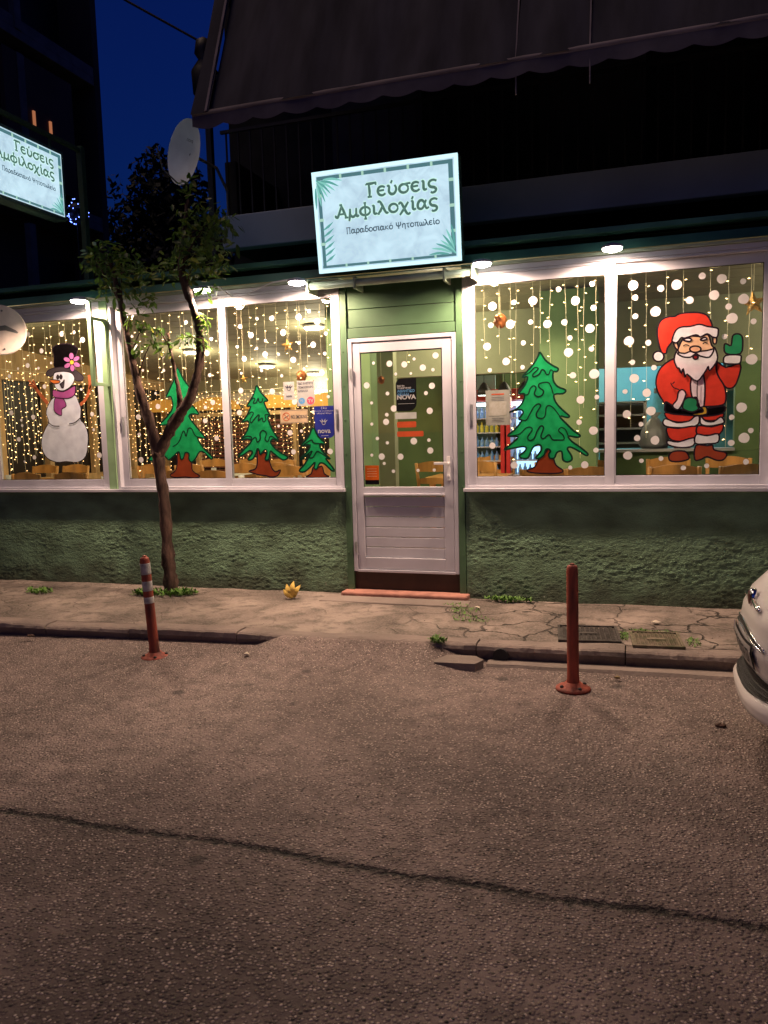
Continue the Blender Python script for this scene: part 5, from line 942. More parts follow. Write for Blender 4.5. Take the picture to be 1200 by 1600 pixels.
# round disc sign at left edge
dc = Vector((-3.87,-.52,2.65)); rot = Matrix.Rotation(R(44), 4, 'Z')
ds = thing('round_disc_sign', 'round pale disc with a dark grey bar, cut by the left picture edge', 'sign', (-4.3,-.5,.12))
def put(b): b.v = [tuple(rot @ Vector(v) + dc) for v in b.v]; return b
put(MB().lathe((0,0,0), [(.23,.012),(.238,.0),(.23,-.012)], 40, 'y')).build('disc', 'disc', ds)
put(MB().poly([(.0,.035),(.05,.045),(.14,.0),(.16,-.02),(.15,-.03),(.05,-.005),(.0,-.01)], -.0145)).build('grey_bar', 'greyp', ds)
for dz in (.18,-.18): put(MB().lathe((.03,-.012,dz), [(.010,.0),(.008,-.008)], 10, 'y')).build('bolt', 'greyp', ds)
put(MB().box(-.50,-.05,.013,.035,-.02,.02)).build('rail', 'steel', ds)
put(MB().cyl((-.50,.025,-2.53),(-.50,.025,.3),.03,14)).build('pole', 'steel', ds, smooth=True)

# ------------------------------------------------------------ upper storey behind the sign
up = thing('upper_building', 'dark apartment storey with a white balcony band above the restaurant', 'building', (2,3,3.1))
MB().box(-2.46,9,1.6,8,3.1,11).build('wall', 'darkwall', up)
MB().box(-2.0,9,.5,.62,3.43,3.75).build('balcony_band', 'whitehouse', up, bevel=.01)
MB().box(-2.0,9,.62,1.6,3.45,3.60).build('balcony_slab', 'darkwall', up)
MB().box(-2.0,-1.88,.622,1.6,3.62,4.3).build('balcony_side', 'darkwall', up)
b = MB()
for k in range(60): xx = -1.95+k*.13; MB().box(xx,xx+.015,.56,.575,3.75,4.55).build('railing_bar', 'black', up) if k < 45 else None
MB().box(-2.0,4,.55,.58,4.55,4.58).build('handrail', 'black', up)
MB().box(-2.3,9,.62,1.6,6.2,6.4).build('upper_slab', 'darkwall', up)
for k in range(3): MB().box(-1.2+k*2.2,-.2+k*2.2,1.56,1.6,3.62,5.6).build('shutter_door', mat('dark_shutter', (.05,.05,.06), .6), up)
aw = thing('canvas_awning', 'wide dark grey canvas awning with a scalloped edge hanging over the balcony', 'awning', (2,0,6))
AY = 0.46
def canvas(x0, x1, name, dy=0., seed=0):
    b = MB(); xs = np.linspace(x0, x1, max(8, int((x1-x0)*22)))
    for i, xx in enumerate(xs):
        for j in range(15):
            t_ = j/14; z_ = 7.6-3.52*t_; y_ = AY - (AY+1.0)*t_ + dy + .012*math.sin(xx*4+seed) + .008*math.sin(xx*13+t_*5) + .02*math.sin(math.pi*t_)
            b.v.append((xx + (.012*math.sin(z_*3) if i == 0 else 0), y_, z_))
    for i in range(len(xs)-1):
        for j in range(14): q = i*15+j; b.f.append((q, q+15, q+16, q+1))
    b.build(name, 'awning', aw, smooth=True)
edges = [-1.25, 1.13, 1.62, 4.0, 7.0]
for k in range(4): canvas(edges[k]+.004, edges[k+1]-.004, 'canvas', 0, 0)
canvas(-1.385, -1.235, 'side_flap', -.02, 2)
b = MB(); xs2 = np.linspace(-1.385, 7.0, 640)
for xx in xs2:
    sc_ = .085+.030*abs(math.sin(math.pi*(xx+1.38)/.26)); b.v += [(xx,-1.0,4.08),(xx,-1.0-.008*math.sin(xx*7),4.08-sc_)]
b.f = [(2*i,2*i+1,2*i+3,2*i+2) for i in range(len(xs2)-1)]; b.build('valance', 'valance', aw, smooth=True)
MB().cyl((-1.385,-.985,4.085),(7.0,-.985,4.085),.022,10).build('front_bar', 'aptslab', aw, smooth=True)
for xx in (1.13, 1.62, 4.0): MB().bar((xx,-1.0,4.08),(xx,AY-.02,7.6),.010,.006).build('seam', 'aptslab', aw)
for xx in (1.13, 1.62): MB().cyl((xx,-.99,4.07),(xx,-.99,3.86),.006,6).build('pull_cord', 'aptslab', aw)
MB().bar((-1.257,-1.01,4.09),(-1.257,AY-.03,7.6),.020,.012).build('guide_rail', 'aptslab', aw)
# satellite dish
dsh = thing('satellite_dish', 'pale oval satellite dish on the corner of the balcony', 'satellite dish', (-2.12,.25,4.3))
b = MB(); n = 28
axm = Matrix.Translation((-2.14,.2,4.27)) @ Matrix.Rotation(R(-22),4,'Z') @ Matrix.Rotation(R(27),4,'Y')
for i in range(6):
    q = i/5
    for j in range(n): a = 2*math.pi*j/n; b.v.append(tuple(axm @ Vector((.25*q*math.cos(a), -.07*(q*q), .30*q*math.sin(a)))))
for i in range(5):
    for j in range(n): b.f.append((i*n+j, i*n+(j+1)%n, (i+1)*n+(j+1)%n, (i+1)*n+j))
b.build('reflector', 'dish', dsh, smooth=True)
b = MB(); b.tube([tuple(axm @ Vector((0,-.05,-.29))), tuple(axm @ Vector((0,-.25,-.20))), tuple(axm @ Vector((0,-.36,-.02)))], .008, 6); b.build('feed_arm', 'greyp', dsh)
b = MB(); b.tube([tuple(axm @ Vector((0,0,0))), (-2.0,.45,4.2), (-1.95,.56,4.0), (-1.95,.56,3.75)], .015, 8); b.build('mount', 'greyp', dsh)
o = text('nova', 0, 0, .055, 'greyp', 0, dsh, align='CENTER', fn=lambda x, z: tuple(axm @ Vector((x, -.028, z+.10))))
# wire and insulator
def sag(p, q, s, n=12): return [tuple(Vector(p).lerp(Vector(q), i/n) - Vector((0,0,s*4*(i/n)*(1-i/n)))) for i in range(n+1)]
tag(MB().tube(sag((-9.5,-3,10.5), (-2.45,1,5.70), .25), .012, 6).build('overhead_cable', 'black'), 'thin black cable crossing the dusk sky to the awning corner', 'cable')
il = thing('cable_anchor', 'dark lumpy cable anchor at the left end of the awning', 'anchor', (-2.2,.6,5.2))
b = MB(); b.lathe((-2.36,.95,5.05), [(.05,0),(.13,.08),(.14,.3),(.06,.42),(.10,.48),(.08,.6),(.02,.64)], 14); b.build('housing', 'black', il, smooth=True)
MB().bar((-2.36,.95,5.3),(-1.9,.95,5.2),.05,.05).build('bracket', 'black', il)
MB().box(-2.36,-2.3,.9,.96,3.14,5.05).build('post', 'black', il)

# ------------------------------------------------------------ apartment block across the side street
ap = thing('apartment_block', 'tall dark brown apartment block with balcony slabs at the upper left', 'building', (-12,2,0))
MB().box(-18,-9.6,-9,7.9,0,19).build('wall', 'aptwall', ap)
for k, zz in enumerate((2.9,5.9,8.85,11.9,14.9)):
    MB().box(-9.598,-8.8,-9,7.9,zz,zz+.16).build('balcony_slab', 'aptslab', ap, bevel=.01)
    MB().box(-8.86,-8.8,-9,7.9,zz+.162,zz+.30 if zz != 8.85 else zz+.36).build('balcony_parapet', 'aptslab', ap)
    for yy in (-6,-3,0,3,5.55): MB().box(-8.9,-8.78,yy,yy+.16,zz+.165,zz+2.7).build('balcony_post', 'aptslab', ap)
    for yy in (-7.5,-4.5,-1.5,1.5,4.2,6.6):
        f = MB().box(-9.62,-9.58,yy,yy+1.1,zz+.3,zz+2.4).build('window', 'black', ap)
MB().box(-9.598,-8.79,7.72,7.9,0,19).build('end_wall', 'aptwall', ap)
for yy, z0 in ((5.85,7.42),(6.28,7.38)): MB().box(-8.80,-8.77,yy,yy+.05,z0,z0+.27).build('lit_slit', 'glowwin', ap)
MB().box(-8.9,-8.802,5.2,7.0,6.4,8.6).build('balcony_screen', 'aptwall', ap)

# ------------------------------------------------------------ dark trees beyond
def far_tree(x, y, h, rx, label, seed, cone=False, base=0):
    rr = random.Random(seed); t = thing('dark_tree', label, 'tree', (x,y,0), 'dark trees beyond the roof')
    MB().tube([(x,y,0),(x+.1,y,h*.4),(x,y,h*.8)], [.2,.15,.05], 8).build('trunk', 'bark', t)
    b = MB()
    for k in range(7000):
        while True:
            u, v, w_ = rr.uniform(-1,1), rr.uniform(-1,1), rr.uniform(0,1)
            lim = (1-w_)**.7 if cone else math.sqrt(max(0,1-(2*w_-1)**2))
            if u*u+v*v < (lim*(1+.25*math.sin(u*9+w_*13)))**2: break
        p = Vector((x+u*rx, y+v*rx, base+(h-base)*w_)); s_ = rr.uniform(.05,.12)
        d1 = Vector((rr.uniform(-1,1),rr.uniform(-1,1),rr.uniform(-1,1)))*s_; d2 = Vector((rr.uniform(-1,1),rr.uniform(-1,1),rr.uniform(-1,1)))*s_
        m_ = len(b.v); b.v += [tuple(p-d1),tuple(p+d2),tuple(p+d1),tuple(p-d2)]; b.f.append((m_,m_+1,m_+2,m_+3))
    b.build('crown', 'backtree', t)
far_tree(-11.9,12.5,9.2,1.5,'tall dark conifer silhouette at the left of the sky gap',1,True,1)
far_tree(-10.3,12.0,9.3,.95,'narrow dark tree silhouette in the middle of the sky gap',2,False,1)
far_tree(-9.1,11.5,8.6,1.1,'rounded dark tree silhouette right of the middle of the sky gap',3,False,1)
far_tree(-7.0,10.5,6.9,1.8,'broad dark tree silhouette behind the satellite dish',4,False,1)
far_tree(-11.0,10.0,6.5,2.6,'wide dark tree low behind the sideways sign',5,False,.5)
far_tree(-7.9,9.0,5.8,2.0,'wide dark shrub-like tree just above the roof edge',6,False,.5)
far_tree(-13.5,11.0,8.0,2.2,'dark tree beside the apartment block',7,False,.5)
lb_ = thing('blue_light_ball', 'small ball of blue fairy lights behind the sideways sign', 'string lights', (-5.7,3.0,4.8))
b = MB(); b.lathe((-5.7,3.0,4.70), [(.02,0),(.10,.03),(.14,.12),(.10,.21),(.02,.24)], 12); b.build('core', 'black', lb_, smooth=True)
b = MB()
for k in range(44):
    a, c = random.uniform(0,6.28), random.uniform(-1,1); q = math.sqrt(1-c*c); p = Vector((-5.7+.17*q*math.cos(a), 3+.17*q*math.sin(a), 4.82+.17*c)); s_ = .009
    m_ = len(b.v); b.v += [tuple(p+Vector(d)*s_) for d in ((1,0,0),(0,1,0),(0,0,1),(-1,0,0),(0,-1,0),(0,0,-1))]; b.f += [tuple(m_+i for i in q_) for q_ in ((0,1,2),(1,3,2),(3,4,2),(4,0,2),(1,0,5),(3,1,5),(4,3,5),(0,4,5))]
b.build('bulbs', 'ledblue', lb_, kind='stuff')
MB().tube([(-5.7,3,4.7),(-5.72,3.02,3.1)], .01, 6).build('stem', 'black', lb_)

# ------------------------------------------------------------ street tree
tr_ = thing('street_tree', 'small forked street tree with dark glossy leaves growing from the pavement', 'tree', (D['trunk'][0][0], -.32, .12))
def limb(L, name, n=12, seed=0):
    P_ = [Vector(p[:3]) for p in L]; rad = [p[3] for p in L]
    pts = cat(P_, False, 6); k = len(pts); rr = random.Random(seed); R_ = []
    for i in range(k):
        u = i/(k-1)*(len(rad)-1); a = int(min(u, len(rad)-2)); f_ = u-a; r0 = rad[a]*(1-f_)+rad[a+1]*f_; R_.append(r0*(1+rr.uniform(-.10,.14)))
    b = MB().tube(pts, R_, n)
    b.v = [tuple(Vector(v)+Vector((rr.uniform(-1,1),rr.uniform(-1,1),rr.uniform(-1,1)))*.007) for v in b.v]
    b.build(name, 'bark', tr_, smooth=True)
D['trunk'].insert(0, [D['trunk'][0][0]+.01, -.32, .06, .085])
limb(D['trunk'], 'trunk', 14, 1); limb(D['lb'], 'branch', 12, 2); limb(D['rb'], 'branch', 12, 3); limb(D['sb'], 'branch', 9, 4)
for i, (c, ends) in enumerate([(D['lb'][6], [0,1,2]), (D['lb'][7], [3,4,5]), (D['rb'][8], [6,7,12]), (D['rb'][9], [8,9,13]), (D['rb'][7], [11,14]), (D['rb'][5], [18,19]), (D['lb'][4], [15,20]), (D['lb'][5], [21]), (D['sb'][3], [17,22]), (D['lb'][3], [16])]):
    for e in ends:
        q = D['clumps'][e]; p = Vector(c[:3]); z = Vector(q[:3]); m_ = (p+z)/2 + Vector((0,0,.03))
        MB().tube([p, m_, z], [.008,.006,.003], 6).build('twig', 'bark', tr_, smooth=True)
leaf_meshes = []
for k in range(8):
    b = MB(); w_ = random.uniform(.36,.46); L = 5; cur = random.uniform(-.35,.35)
    for i in range(L+1):
        u = i/L; ww = w_*math.sin(math.pi*min(1,u*.93+.035))**.8*.5; zz = cur*u*u*.5
        b.v += [(u-.0, ww, zz+.12*ww), (u, 0, zz-.02), (u, -ww, zz+.12*ww)]
    for i in range(L):
        q = 3*i; b.f += [(q,q+1,q+4,q+3),(q+1,q+2,q+5,q+4)]
    me = bpy.data.meshes.new('leaf'); me.from_pydata(b.v, [], b.f); me.materials.append(M['leafs'][k % 4 if k != 3 else 0] if k < 7 else M['leafs'][3]); me.polygons.foreach_set('use_smooth', [True]*len(me.polygons)); leaf_meshes.append(me)
def leaf_xf(c, rr):
    while True:
        u = Vector((rr.uniform(-1,1),rr.uniform(-1,1),rr.uniform(-1,1)))
        if u.length < 1 and rr.random() < .35+.65*u.length: break
    p = Vector((c[0]+u.x*c[3], c[1]+u.y*c[5], c[2]+u.z*c[4])); s_ = rr.uniform(.055,.095)
    e = Matrix.Rotation(rr.uniform(0,6.28),4,'Z') @ Matrix.Rotation(rr.uniform(-.5,1.3),4,'Y') @ Matrix.Rotation(rr.uniform(-1,1),4,'X')
    return Matrix.Translation(p) @ e @ Matrix.Scale(s_,4)
rr = random.Random(12); inv = WM[tr_.name].inverted(); cnt = 0; stuffb = {}
area = [c[3]*c[4]*(.6+c[5]) for c in D['clumps']]; tot = sum(area)
xfs = []
for c, a in zip(D['clumps'], area):
    small = c[3] < .12
    n = 16 if small else int(1250*a/tot)
    for k in range(n): xfs.append((leaf_xf(c, rr), small))
cpos = Vector(CAM_C)
xfs.sort(key=lambda q: ((q[0].translation-cpos).length - (.4 if q[1] else 0)))
for i, (X, small) in enumerate(xfs):
    me = leaf_meshes[rr.randrange(8)]
    if i < 290:
        o = link(bpy.data.objects.new('leaf', me)); o.parent = tr_; o.matrix_parent_inverse = inv; o.matrix_basis = X
    else:
        b = stuffb.setdefault(me.materials[0].name, MB()); m_ = len(b.v); b.v += [tuple(X @ v.co) for v in me.vertices]; b.f += [tuple(m_+j for j in p.vertices) for p in me.polygons]
for k_, b in stuffb.items(): b.build('foliage', bpy.data.materials[k_], tr_, smooth=True, kind='stuff')

# ------------------------------------------------------------ weeds
def weeds(name, label, pts, n, s0, s1, seed, tall=.03):
    rr = random.Random(seed); b = MB()
    for k in range(n):
        cx, cy, rx, ry = rr.choice(pts); a = rr.uniform(0,6.28); q = math.sqrt(rr.random()); x_ = cx+rx*q*math.cos(a); y_ = cy+ry*q*math.sin(a)
        z_ = float(pave_z(np.array([x_]), np.array([y_]))[0]); L = rr.uniform(s0,s1); d = Vector((math.cos(a*7), math.sin(a*7), rr.uniform(.2,1.6))).normalized(); sd = Vector((-d.y,d.x,0)).normalized()*L*.22; p = Vector((x_,y_,z_+rr.uniform(0,tall)))
        m_ = len(b.v); b.v += [tuple(p),tuple(p+d*L*.5+sd),tuple(p+d*L),tuple(p+d*L*.5-sd)]; b.f.append((m_,m_+1,m_+2,m_+3))
    tag(b.build(name, 'weed'), label, 'weeds', kind='stuff')
tx = D['trunk'][1][0]
weeds('ground_weeds', 'low green weeds around the foot of the street tree', [(tx+.0,-.42,.26,.13),(tx-.2,-.45,.12,.08),(tx+.18,-.40,.14,.08)], 900, .02, .055, 1)
weeds('pavement_moss', 'yellow-green moss and grass growing in the pavement right of the step', [(.62,-.50,.14,.10),(.72,-.75,.16,.12),(.50,-.35,.12,.06)], 500, .01, .028, 2, .008)
weeds('wall_weeds', 'green weeds at the foot of the wall right of the door', [(.80,-.10,.10,.03),(1.0,-.10,.14,.03),(.9,-.12,.1,.03)], 260, .02, .05, 3)
weeds('drain_moss', 'moss around the right-hand drain cover', [(1.86,-1.05,.03,.12),(2.05,-.86,.18,.03),(2.31,-1.10,.05,.12)], 420, .01, .026, 4, .006)
weeds('kerb_weeds', 'small tuft of weeds at the kerb below the step', [(.62,-1.45,.06,.04)], 120, .02, .05, 5)
weeds('edge_weeds', 'small green tuft on the pavement at the left picture edge', [(-3.6,-.55,.15,.08)], 200, .02, .05, 6)

# ------------------------------------------------------------ bollards
def bollard(x, y, h, lean, bands, label):
    t = thing('bollard', label, 'bollard', (x,y,0), 'orange flexible bollards')
    Lm = Matrix.Translation((x,y,.0)) @ Matrix.Rotation(lean[0],4,'Y') @ Matrix.Rotation(lean[1],4,'X')
    def xf(b): b.v = [tuple(Lm @ Vector(v)) for v in b.v]; return b
    MB().lathe((x,y,0), [(.105,.002),(.105,.012),(.09,.022),(.06,.03),(.046,.05)], 28).build('base_flange', 'orange', t, smooth=True)
    for k in range(4):
        a = k*math.pi/2+.6; MB().lathe((x+.078*math.cos(a),y+.078*math.sin(a),.018), [(.011,0),(.011,.014),(.006,.018)], 8).build('bolt', 'black', t)
    xf(MB().lathe((0,0,0), [(.044,.03),(.038,.06),(.0355,.10),(.0345,h-.03),(.032,h-.012),(.027,h),(.012,h+.004)], 24)).build('post', 'orange', t, smooth=True)
    for z0, z1 in bands: xf(MB().lathe((0,0,0), [(.0357,z0),(.0364,z0+.002),(.0364,z1-.002),(.0357,z1)], 24)).build('reflective_band', 'reflect', t, smooth=True)
    xf(MB().lathe((0,0,h-.002), [(.014,0),(.014,.012),(.008,.016)], 10)).build('top_knob', 'orange', t)
bollard(-1.375,-1.905,.742,(R(-2.6),R(1)),[(.62,.70),(.50,.57),(.41,.455)],'orange bollard with grey reflective bands in front of the tree')
bollard(1.575,-1.90,.765,(R(-.4),R(0)),[],'plain dark orange bollard without bands, in front of the drain covers')
# ------------------------------------------------------------ drain covers, husk, litter
def drain(x, y, w_, d_, rotz, label, nx, ny, mt='iron'):
    t = thing('drain_cover', label, 'drain cover', (x,y,.12), None, (0,0,rotz))
    z_ = .0; b = MB(); e = .018
    b.box(-w_/2,w_/2,-d_/2,-d_/2+e,-.03,z_+.01); b.box(-w_/2,w_/2,d_/2-e,d_/2,-.03,z_+.01); b.box(-w_/2,-w_/2+e,-d_/2+e,d_/2-e,-.03,z_+.01); b.box(w_/2-e,w_/2,-d_/2+e,d_/2-e,-.03,z_+.01); b.build('frame', mt, t, local=True)
    MB().box(-w_/2+e,w_/2-e,-d_/2+e,d_/2-e,-.03,z_-.002).build('plate', mt, t, local=True)
    b = MB()
    for i in range(nx):
        for j in range(ny):
            cx = -w_/2+e+.012+(w_-2*e-.024)*(i+.5)/nx; cy = -d_/2+e+.012+(d_-2*e-.024)*(j+.5)/ny; s_ = (w_-2*e)/nx*.31; b.box(cx-s_,cx+s_,cy-s_,cy+s_,z_-.002,z_+.007)
    b.build('raised_studs', mt, t, local=True, kind='stuff')
    b = MB(); b.box(-.06,.06,-.025,.025,z_+.007,z_+.010); b.build('name_plate', mt, t, local=True)
drain(1.615,-1.03,.42,.42,R(6),'dark iron drain cover directly behind the right bollard',11,11)
drain(2.07,-1.09,.33,.38,R(4),'pale mossy drain cover right of the darker one',10,11,'mossiron')
hk = thing('yellow_husk', 'open yellow husk like a peeled fruit skin lying by the wall left of the step', 'litter', (-.99,-.36,.12))
for k, (a, L) in enumerate(((-62,.13),(-30,.15),(4,.165),(38,.145))):
    b = MB(); n = 7; ca, sa_ = math.sin(R(a)), math.cos(R(a))
    for i in range(n):
        u = i/(n-1); ww = .030*math.sin(math.pi*min(1,u*.86+.12))**.8; px = -.99+ca*L*u*.62*(1+.2*u); pz = .125+L*u*(.35+.65*sa_)*(1-.1*u); py = -.36-.035*math.sin(math.pi*u)+.012*k
        b.v += [(px-ww*sa_, py, pz+ww*ca*.6),(px, py-.014*(1-u), pz),(px+ww*sa_, py, pz-ww*ca*.6)]
    for i in range(n-1): q = 3*i; b.f += [(q,q+1,q+4,q+3),(q+1,q+2,q+5,q+4)]
    b.build('petal', 'yellowhusk', hk, smooth=True)
def scrap(x, y, z, s_, m_, label, cat_='litter', seed=0):
    rr = random.Random(seed); b = MB(); n = 7; top = [(x+s_*rr.uniform(.6,1.2)*math.cos(6.28*i/n), y+s_*rr.uniform(.4,.8)*math.sin(6.28*i/n), z+rr.uniform(.003,.012)) for i in range(n)]
    b.v = top + [(v[0]*1.0, v[1], z-.002) for v in top] + [(x,y,z+.012+s_*.2)]; b.f = [(i,(i+1)%n,2*n) for i in range(n)] + [(i,i+n,(i+1)%n+n,(i+1)%n) for i in range(n)]
    tag(b.build('litter_scrap', m_), label, cat_)
scrap(.70,-.42,.125,.03,'cloth','small white paper scrap beside the weeds by the step',seed=1)
scrap(2.08,-.62,.125,.035,'cloth','thin white paper scrap between the wall and the right drain cover',seed=2)
scrap(1.83,-1.66,.015,.022,'husk2','pale dry leaf in the gutter right of the right bollard','leaf',3)
scrap(-.68,-1.82,.05,.03,'cloth','pale crumpled scrap on the asphalt below the left kerb',seed=4)
scrap(2.36,-2.32,.005,.03,'bark','small brown stone on the road in front of the car','stone',5)
scrap(-2.62,-1.75,.05,.035,'bark','dry brown leaf below the kerb near the left edge','leaf',6)

# ------------------------------------------------------------ parked car nose
car = thing('parked_car', 'cream rounded small car parked nose first into the right picture edge', 'car', (4.1,-2.62,0))
YC = -2.62
ZS = [.205,.235,.28,.34,.42,.50,.57,.615,.65,.70,.77,.84,.90,.95,.99,1.03,1.07,1.20,1.33,1.42,1.48,1.50]
FX = [2.58,2.49,2.405,2.395,2.452,2.430,2.412,2.42,2.428,2.436,2.470,2.535,2.635,2.78,2.95,3.13,3.30,3.52,3.74,3.95,4.25,4.6]
RX = [5.85,5.9,5.95,5.97,5.98,5.98,5.98,5.97,5.96,5.95,5.93,5.91,5.89,5.87,5.85,5.82,5.78,5.70,5.58,5.45,5.2,5.0]
HW = [.70,.745,.78,.80,.81,.815,.815,.812,.81,.808,.80,.79,.78,.765,.75,.735,.72,.67,.62,.57,.47,.3]
def car_pt(z, a, off=0.):        # a: angle, pi = nose
    fx, rx, hw = (float(np.interp(z, ZS, q)) for q in (FX, RX, HW)); cx = (fx+rx)/2; ax = (rx-fx)/2
    nn = 2/3.1; c, s_ = math.cos(a), math.sin(a)
    return Vector((cx + (ax+off)*math.copysign(abs(c)**nn, c), YC + (hw+off)*math.copysign(abs(s_)**nn, s_), z))
def angs(n=96): return [2*math.pi*i/n for i in range(n)]
n = 120; b = MB(); zz = []
for i in range(len(ZS)-1):
    for j in range(3): zz.append(ZS[i]+(ZS[i+1]-ZS[i])*j/3)
zz.append(1.50)
for z in zz:
    # denser sampling near the nose corners
    for i in range(n):
        a = 2*math.pi*i/n; b.v.append(tuple(car_pt(z, a)))
for i in range(len(zz)-1):
    for j in range(n): b.f.append((i*n+j, i*n+(j+1)%n, (i+1)*n+(j+1)%n, (i+1)*n+j))
b.f.append(tuple(reversed(range(n)))); b.f.append(tuple(range((len(zz)-1)*n, len(zz)*n)))
b.build('body', 'carpaint', car, smooth=True)
def yang(y, z):    # angle on the nose for lateral offset y
    hw = float(np.interp(z, ZS, HW)); s_ = math.copysign(min(1, abs(y)/hw)**(3.1/2), y); return math.pi - math.asin(s_)
def patch(f, nu=14, nv=6, off=.004):      # f(u) -> (y, z0, z1)
    b = MB()
    for i in range(nu+1):
        y, z0, z1 = f(i/nu)
        for j in range(nv+1): z = z0+(z1-z0)*j/nv; b.v.append(tuple(car_pt(z, yang(y, z), off)))
    for i in range(nu):
        for j in range(nv): q = i*(nv+1)+j; b.f.append((q, q+1, q+nv+2, q+nv+1))
    return b
M['plastic'] = mat('black_grille', (.012,.012,.013), .5, var=0, bump=1., bs=250)
patch(lambda u: (-.52+1.04*u, .365+.05*abs(2*u-1)**3, .472-.045*abs(2*u-1)**2), 30).build('lower_grille', 'plastic', car)
for k in range(5):
    zb = .378+k*.018; patch(lambda u: (-.42+.84*u, zb, zb+.005), 20, 1, .009).build('grille_bar', 'black', car)
patch(lambda u: (-.34+.68*u, .627-.03*abs(2*u-1)**2, .650-.05*abs(2*u-1)**2), 20, 2, .003).build('nose_slot', 'black', car)
b = MB(); pts = [car_pt(.654-.05*abs(2*u-1)**2, yang(-.36+.72*u, .62), .005) for u in np.linspace(0,1,20)] + [car_pt(.622-.03*abs(2*u-1)**2, yang(-.36+.72*u, .62), .005) for u in np.linspace(1,0,20)]
b.tube(pts+[pts[0]], .0032, 6); b.build('slot_trim', 'chrome', car, smooth=True)
b = MB(); b.lathe((2.455,YC,.765), [(.042,.02),(.044,.0),(.040,-.008),(.0,-.010)], 20, 'x'); b.build('badge', 'chrome', car, smooth=True)
b = MB(); b.lathe((2.444,YC,.765), [(.034,.0),(.030,-.003),(.0,-.004)], 20, 'x'); b.build('badge_field', mat('dark_red_badge', (.10,.02,.02), .3), car)
for sg_ in (-1, 1):
    pts = [car_pt(.765-.018*u, yang(sg_*(.05+.17*u), .73), .010) for u in np.linspace(0,1,8)]
    b = MB(); b.tube(pts, [.012]*7+[.006], 8); b.build('chrome_bar', 'chrome', car, smooth=True)
patch(lambda u: (-.275+.55*u, .488, .605), 16, 3, .012).build('plate_frame', 'black', car)
patch(lambda u: (-.26+.52*u, .497, .596), 16, 3, .016).build('number_plate', mat('plate_grey', (.34,.32,.30), .5), car)
patch(lambda u: (.215+.04*u, .500, .593), 3, 3, .018).build('plate_band', 'stkblue', car)
for k in range(7):
    y_c = -.235+k*.06
    for q_, (za, zb_, ya_, yb_) in enumerate(((.515,.578,0,.009),(.515,.578,.026,.035),(.570,.578,.0,.035),(.515+.022*(k%3),.523+.022*(k%3),.0,.035))):
        patch(lambda u: (y_c+ya_+(yb_-ya_)*u, za, zb_), 2, 1, .0185).build('plate_character', 'black', car, kind='stuff')
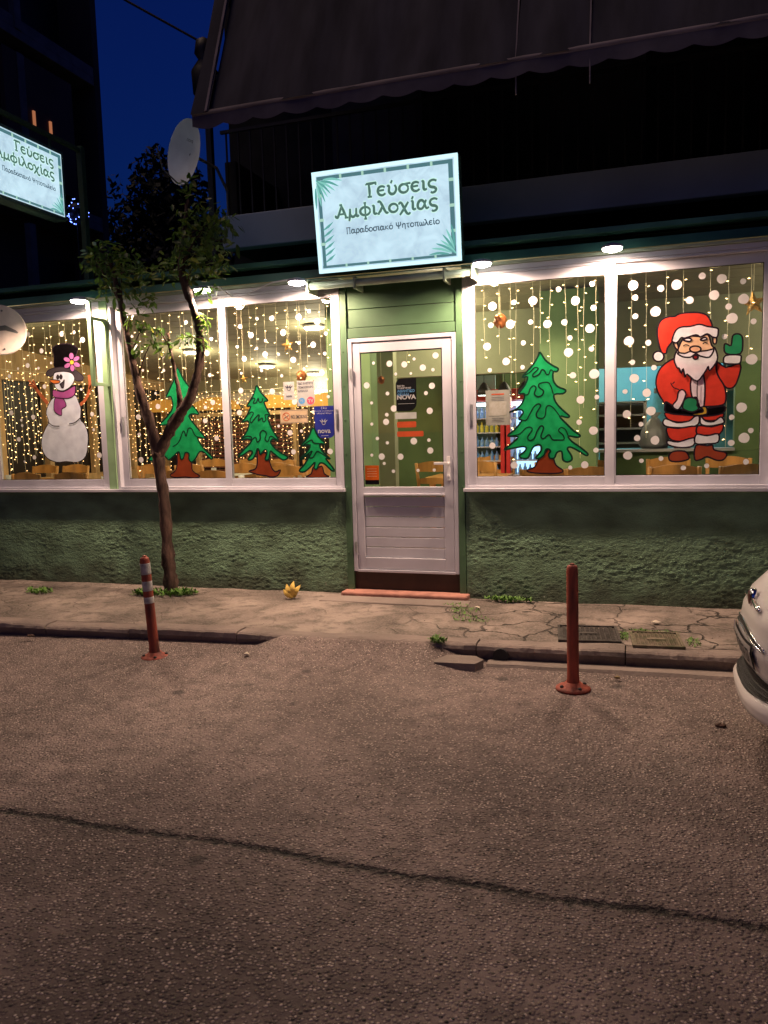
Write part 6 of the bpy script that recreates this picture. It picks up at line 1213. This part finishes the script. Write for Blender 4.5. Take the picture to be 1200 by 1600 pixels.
for sg_ in (-1, 1):
    def lamp_pt(y0, z0, r, rng_, off):
        b = MB(); n = 24
        for q in rng_:
            for j in range(n):
                a = 2*math.pi*j/n; yy, z_ = y0+r*q*math.cos(a), z0+r*1.05*q*math.sin(a); b.v.append(tuple(car_pt(z_, yang(yy, z_), off*(1-q*q)+.004)))
        for i in range(len(rng_)-1):
            for j in range(n): b.f.append((i*n+j, i*n+(j+1)%n, (i+1)*n+(j+1)%n, (i+1)*n+j))
        return b
    lamp_pt(sg_*.60,.70,.10,(.0,.4,.8,.95),.012).build('headlight', mat('headlight_glass', (.55,.56,.58), .08), car, smooth=True)
    lamp_pt(sg_*.60,.70,.11,(.93,1.0),.01).build('headlight_rim', 'chrome', car, smooth=True)
    lamp_pt(sg_*.58,.44,.05,(.0,.6,1.0),.006).build('fog_light', mat('headlight_glass', (.5,.5,.5), .1), car, smooth=True)
    for wx_ in (3.15, 5.35):
        wh = MB().lathe((wx_,YC+sg_*.74,.29), [(.29,-.08),(.30,-.05),(.30,.05),(.29,.08),(.19,.085)] if sg_ > 0 else [(.19,-.085),(.29,-.08),(.30,-.05),(.30,.05),(.29,.08)], 32, 'y').build('wheel', 'rubber', car, smooth=True)
        MB().lathe((wx_,YC+sg_*.83,.29), [(.185,-.01*sg_),(.18,.0),(.06,-.01*sg_),(.05,.004*sg_)], 24, 'y').build('rim', 'steel', wh, smooth=False)
    def side(a0, a1, z0, z1):
        b = MB()
        for i in range(13):
            for j in range(5):
                z = z0+(z1-z0)*j/4; fx = float(np.interp(z, ZS, FX)); x_ = a0+(a1-a0)*i/12; x_ = max(x_, fx+.28)
                hw = float(np.interp(z, ZS, HW)); rx = float(np.interp(z, ZS, RX)); cx = (fx+rx)/2; ax = (rx-fx)/2; u = min(1, abs((x_-cx)/ax)); y_ = (hw+.005)*(1-u**3.1)**(1/3.1)
                b.v.append((x_, YC+sg_*y_, z))
        for i in range(12):
            for j in range(4): q = i*5+j; b.f.append((q, q+1, q+6, q+5))
        return b
    side(3.7,4.75,1.10,1.40).build('side_window', 'darkglass', car, smooth=True); side(4.82,5.45,1.10,1.38).build('side_window', 'darkglass', car, smooth=True)
    MB().box(4.5,4.68,YC+sg_*.815-.01,YC+sg_*.815+.01,.88,.91).build('door_handle', 'chrome', car)
    MB().lathe((3.62,YC+sg_*.83,1.02), [(.02,-.08),(.07,-.05),(.08,.02),(.05,.06)], 14, 'x').build('wing_mirror', 'carpaint', car, smooth=True)
patch(lambda u: (-.60+1.2*u, 1.09, 1.38), 20, 8, .006).build('windscreen', 'darkglass', car, smooth=True)
b = MB().tube([car_pt(.93-.0*abs(u), yang(-.60+1.2*u, .93), .0015) for u in np.linspace(0,1,24)], .004, 5); b.build('bonnet_seam', 'black', car)

# ------------------------------------------------------------ loose gravel in the gutter and small pavement debris
rr = random.Random(77); b = MB()
for k in range(900):
    x_ = rr.uniform(-4.2, 3.2); e = KX(x_)
    if rr.random() < .6: y_ = e - abs(rr.gauss(.03, .10)); z_ = float(road_z(np.array([x_]), np.array([y_]))[0])
    elif rr.random() < .5: y_ = rr.uniform(-5.2, -1.8); z_ = float(road_z(np.array([x_]), np.array([y_]))[0])
    else: y_ = rr.uniform(-1.4, -.08); z_ = float(pave_z(np.array([x_]), np.array([y_]))[0])
    s_ = rr.uniform(.003, .0075); m_ = len(b.v)
    b.v += [(x_+s_*d[0]*rr.uniform(.6,1.3), y_+s_*d[1]*rr.uniform(.6,1.3), z_+s_*d[2]*.7+.001) for d in ((1,0,0),(0,1,0),(-1,0,0),(0,-1,0),(0,0,1))]
    b.f += [(m_,m_+1,m_+4),(m_+1,m_+2,m_+4),(m_+2,m_+3,m_+4),(m_+3,m_,m_+4)]
tag(b.build('gravel', mat('grit', (.22,.18,.15), .9, var=.4, vs=3)), 'loose grit and tiny stones along the kerb and on the pavement', 'gravel', kind='stuff')
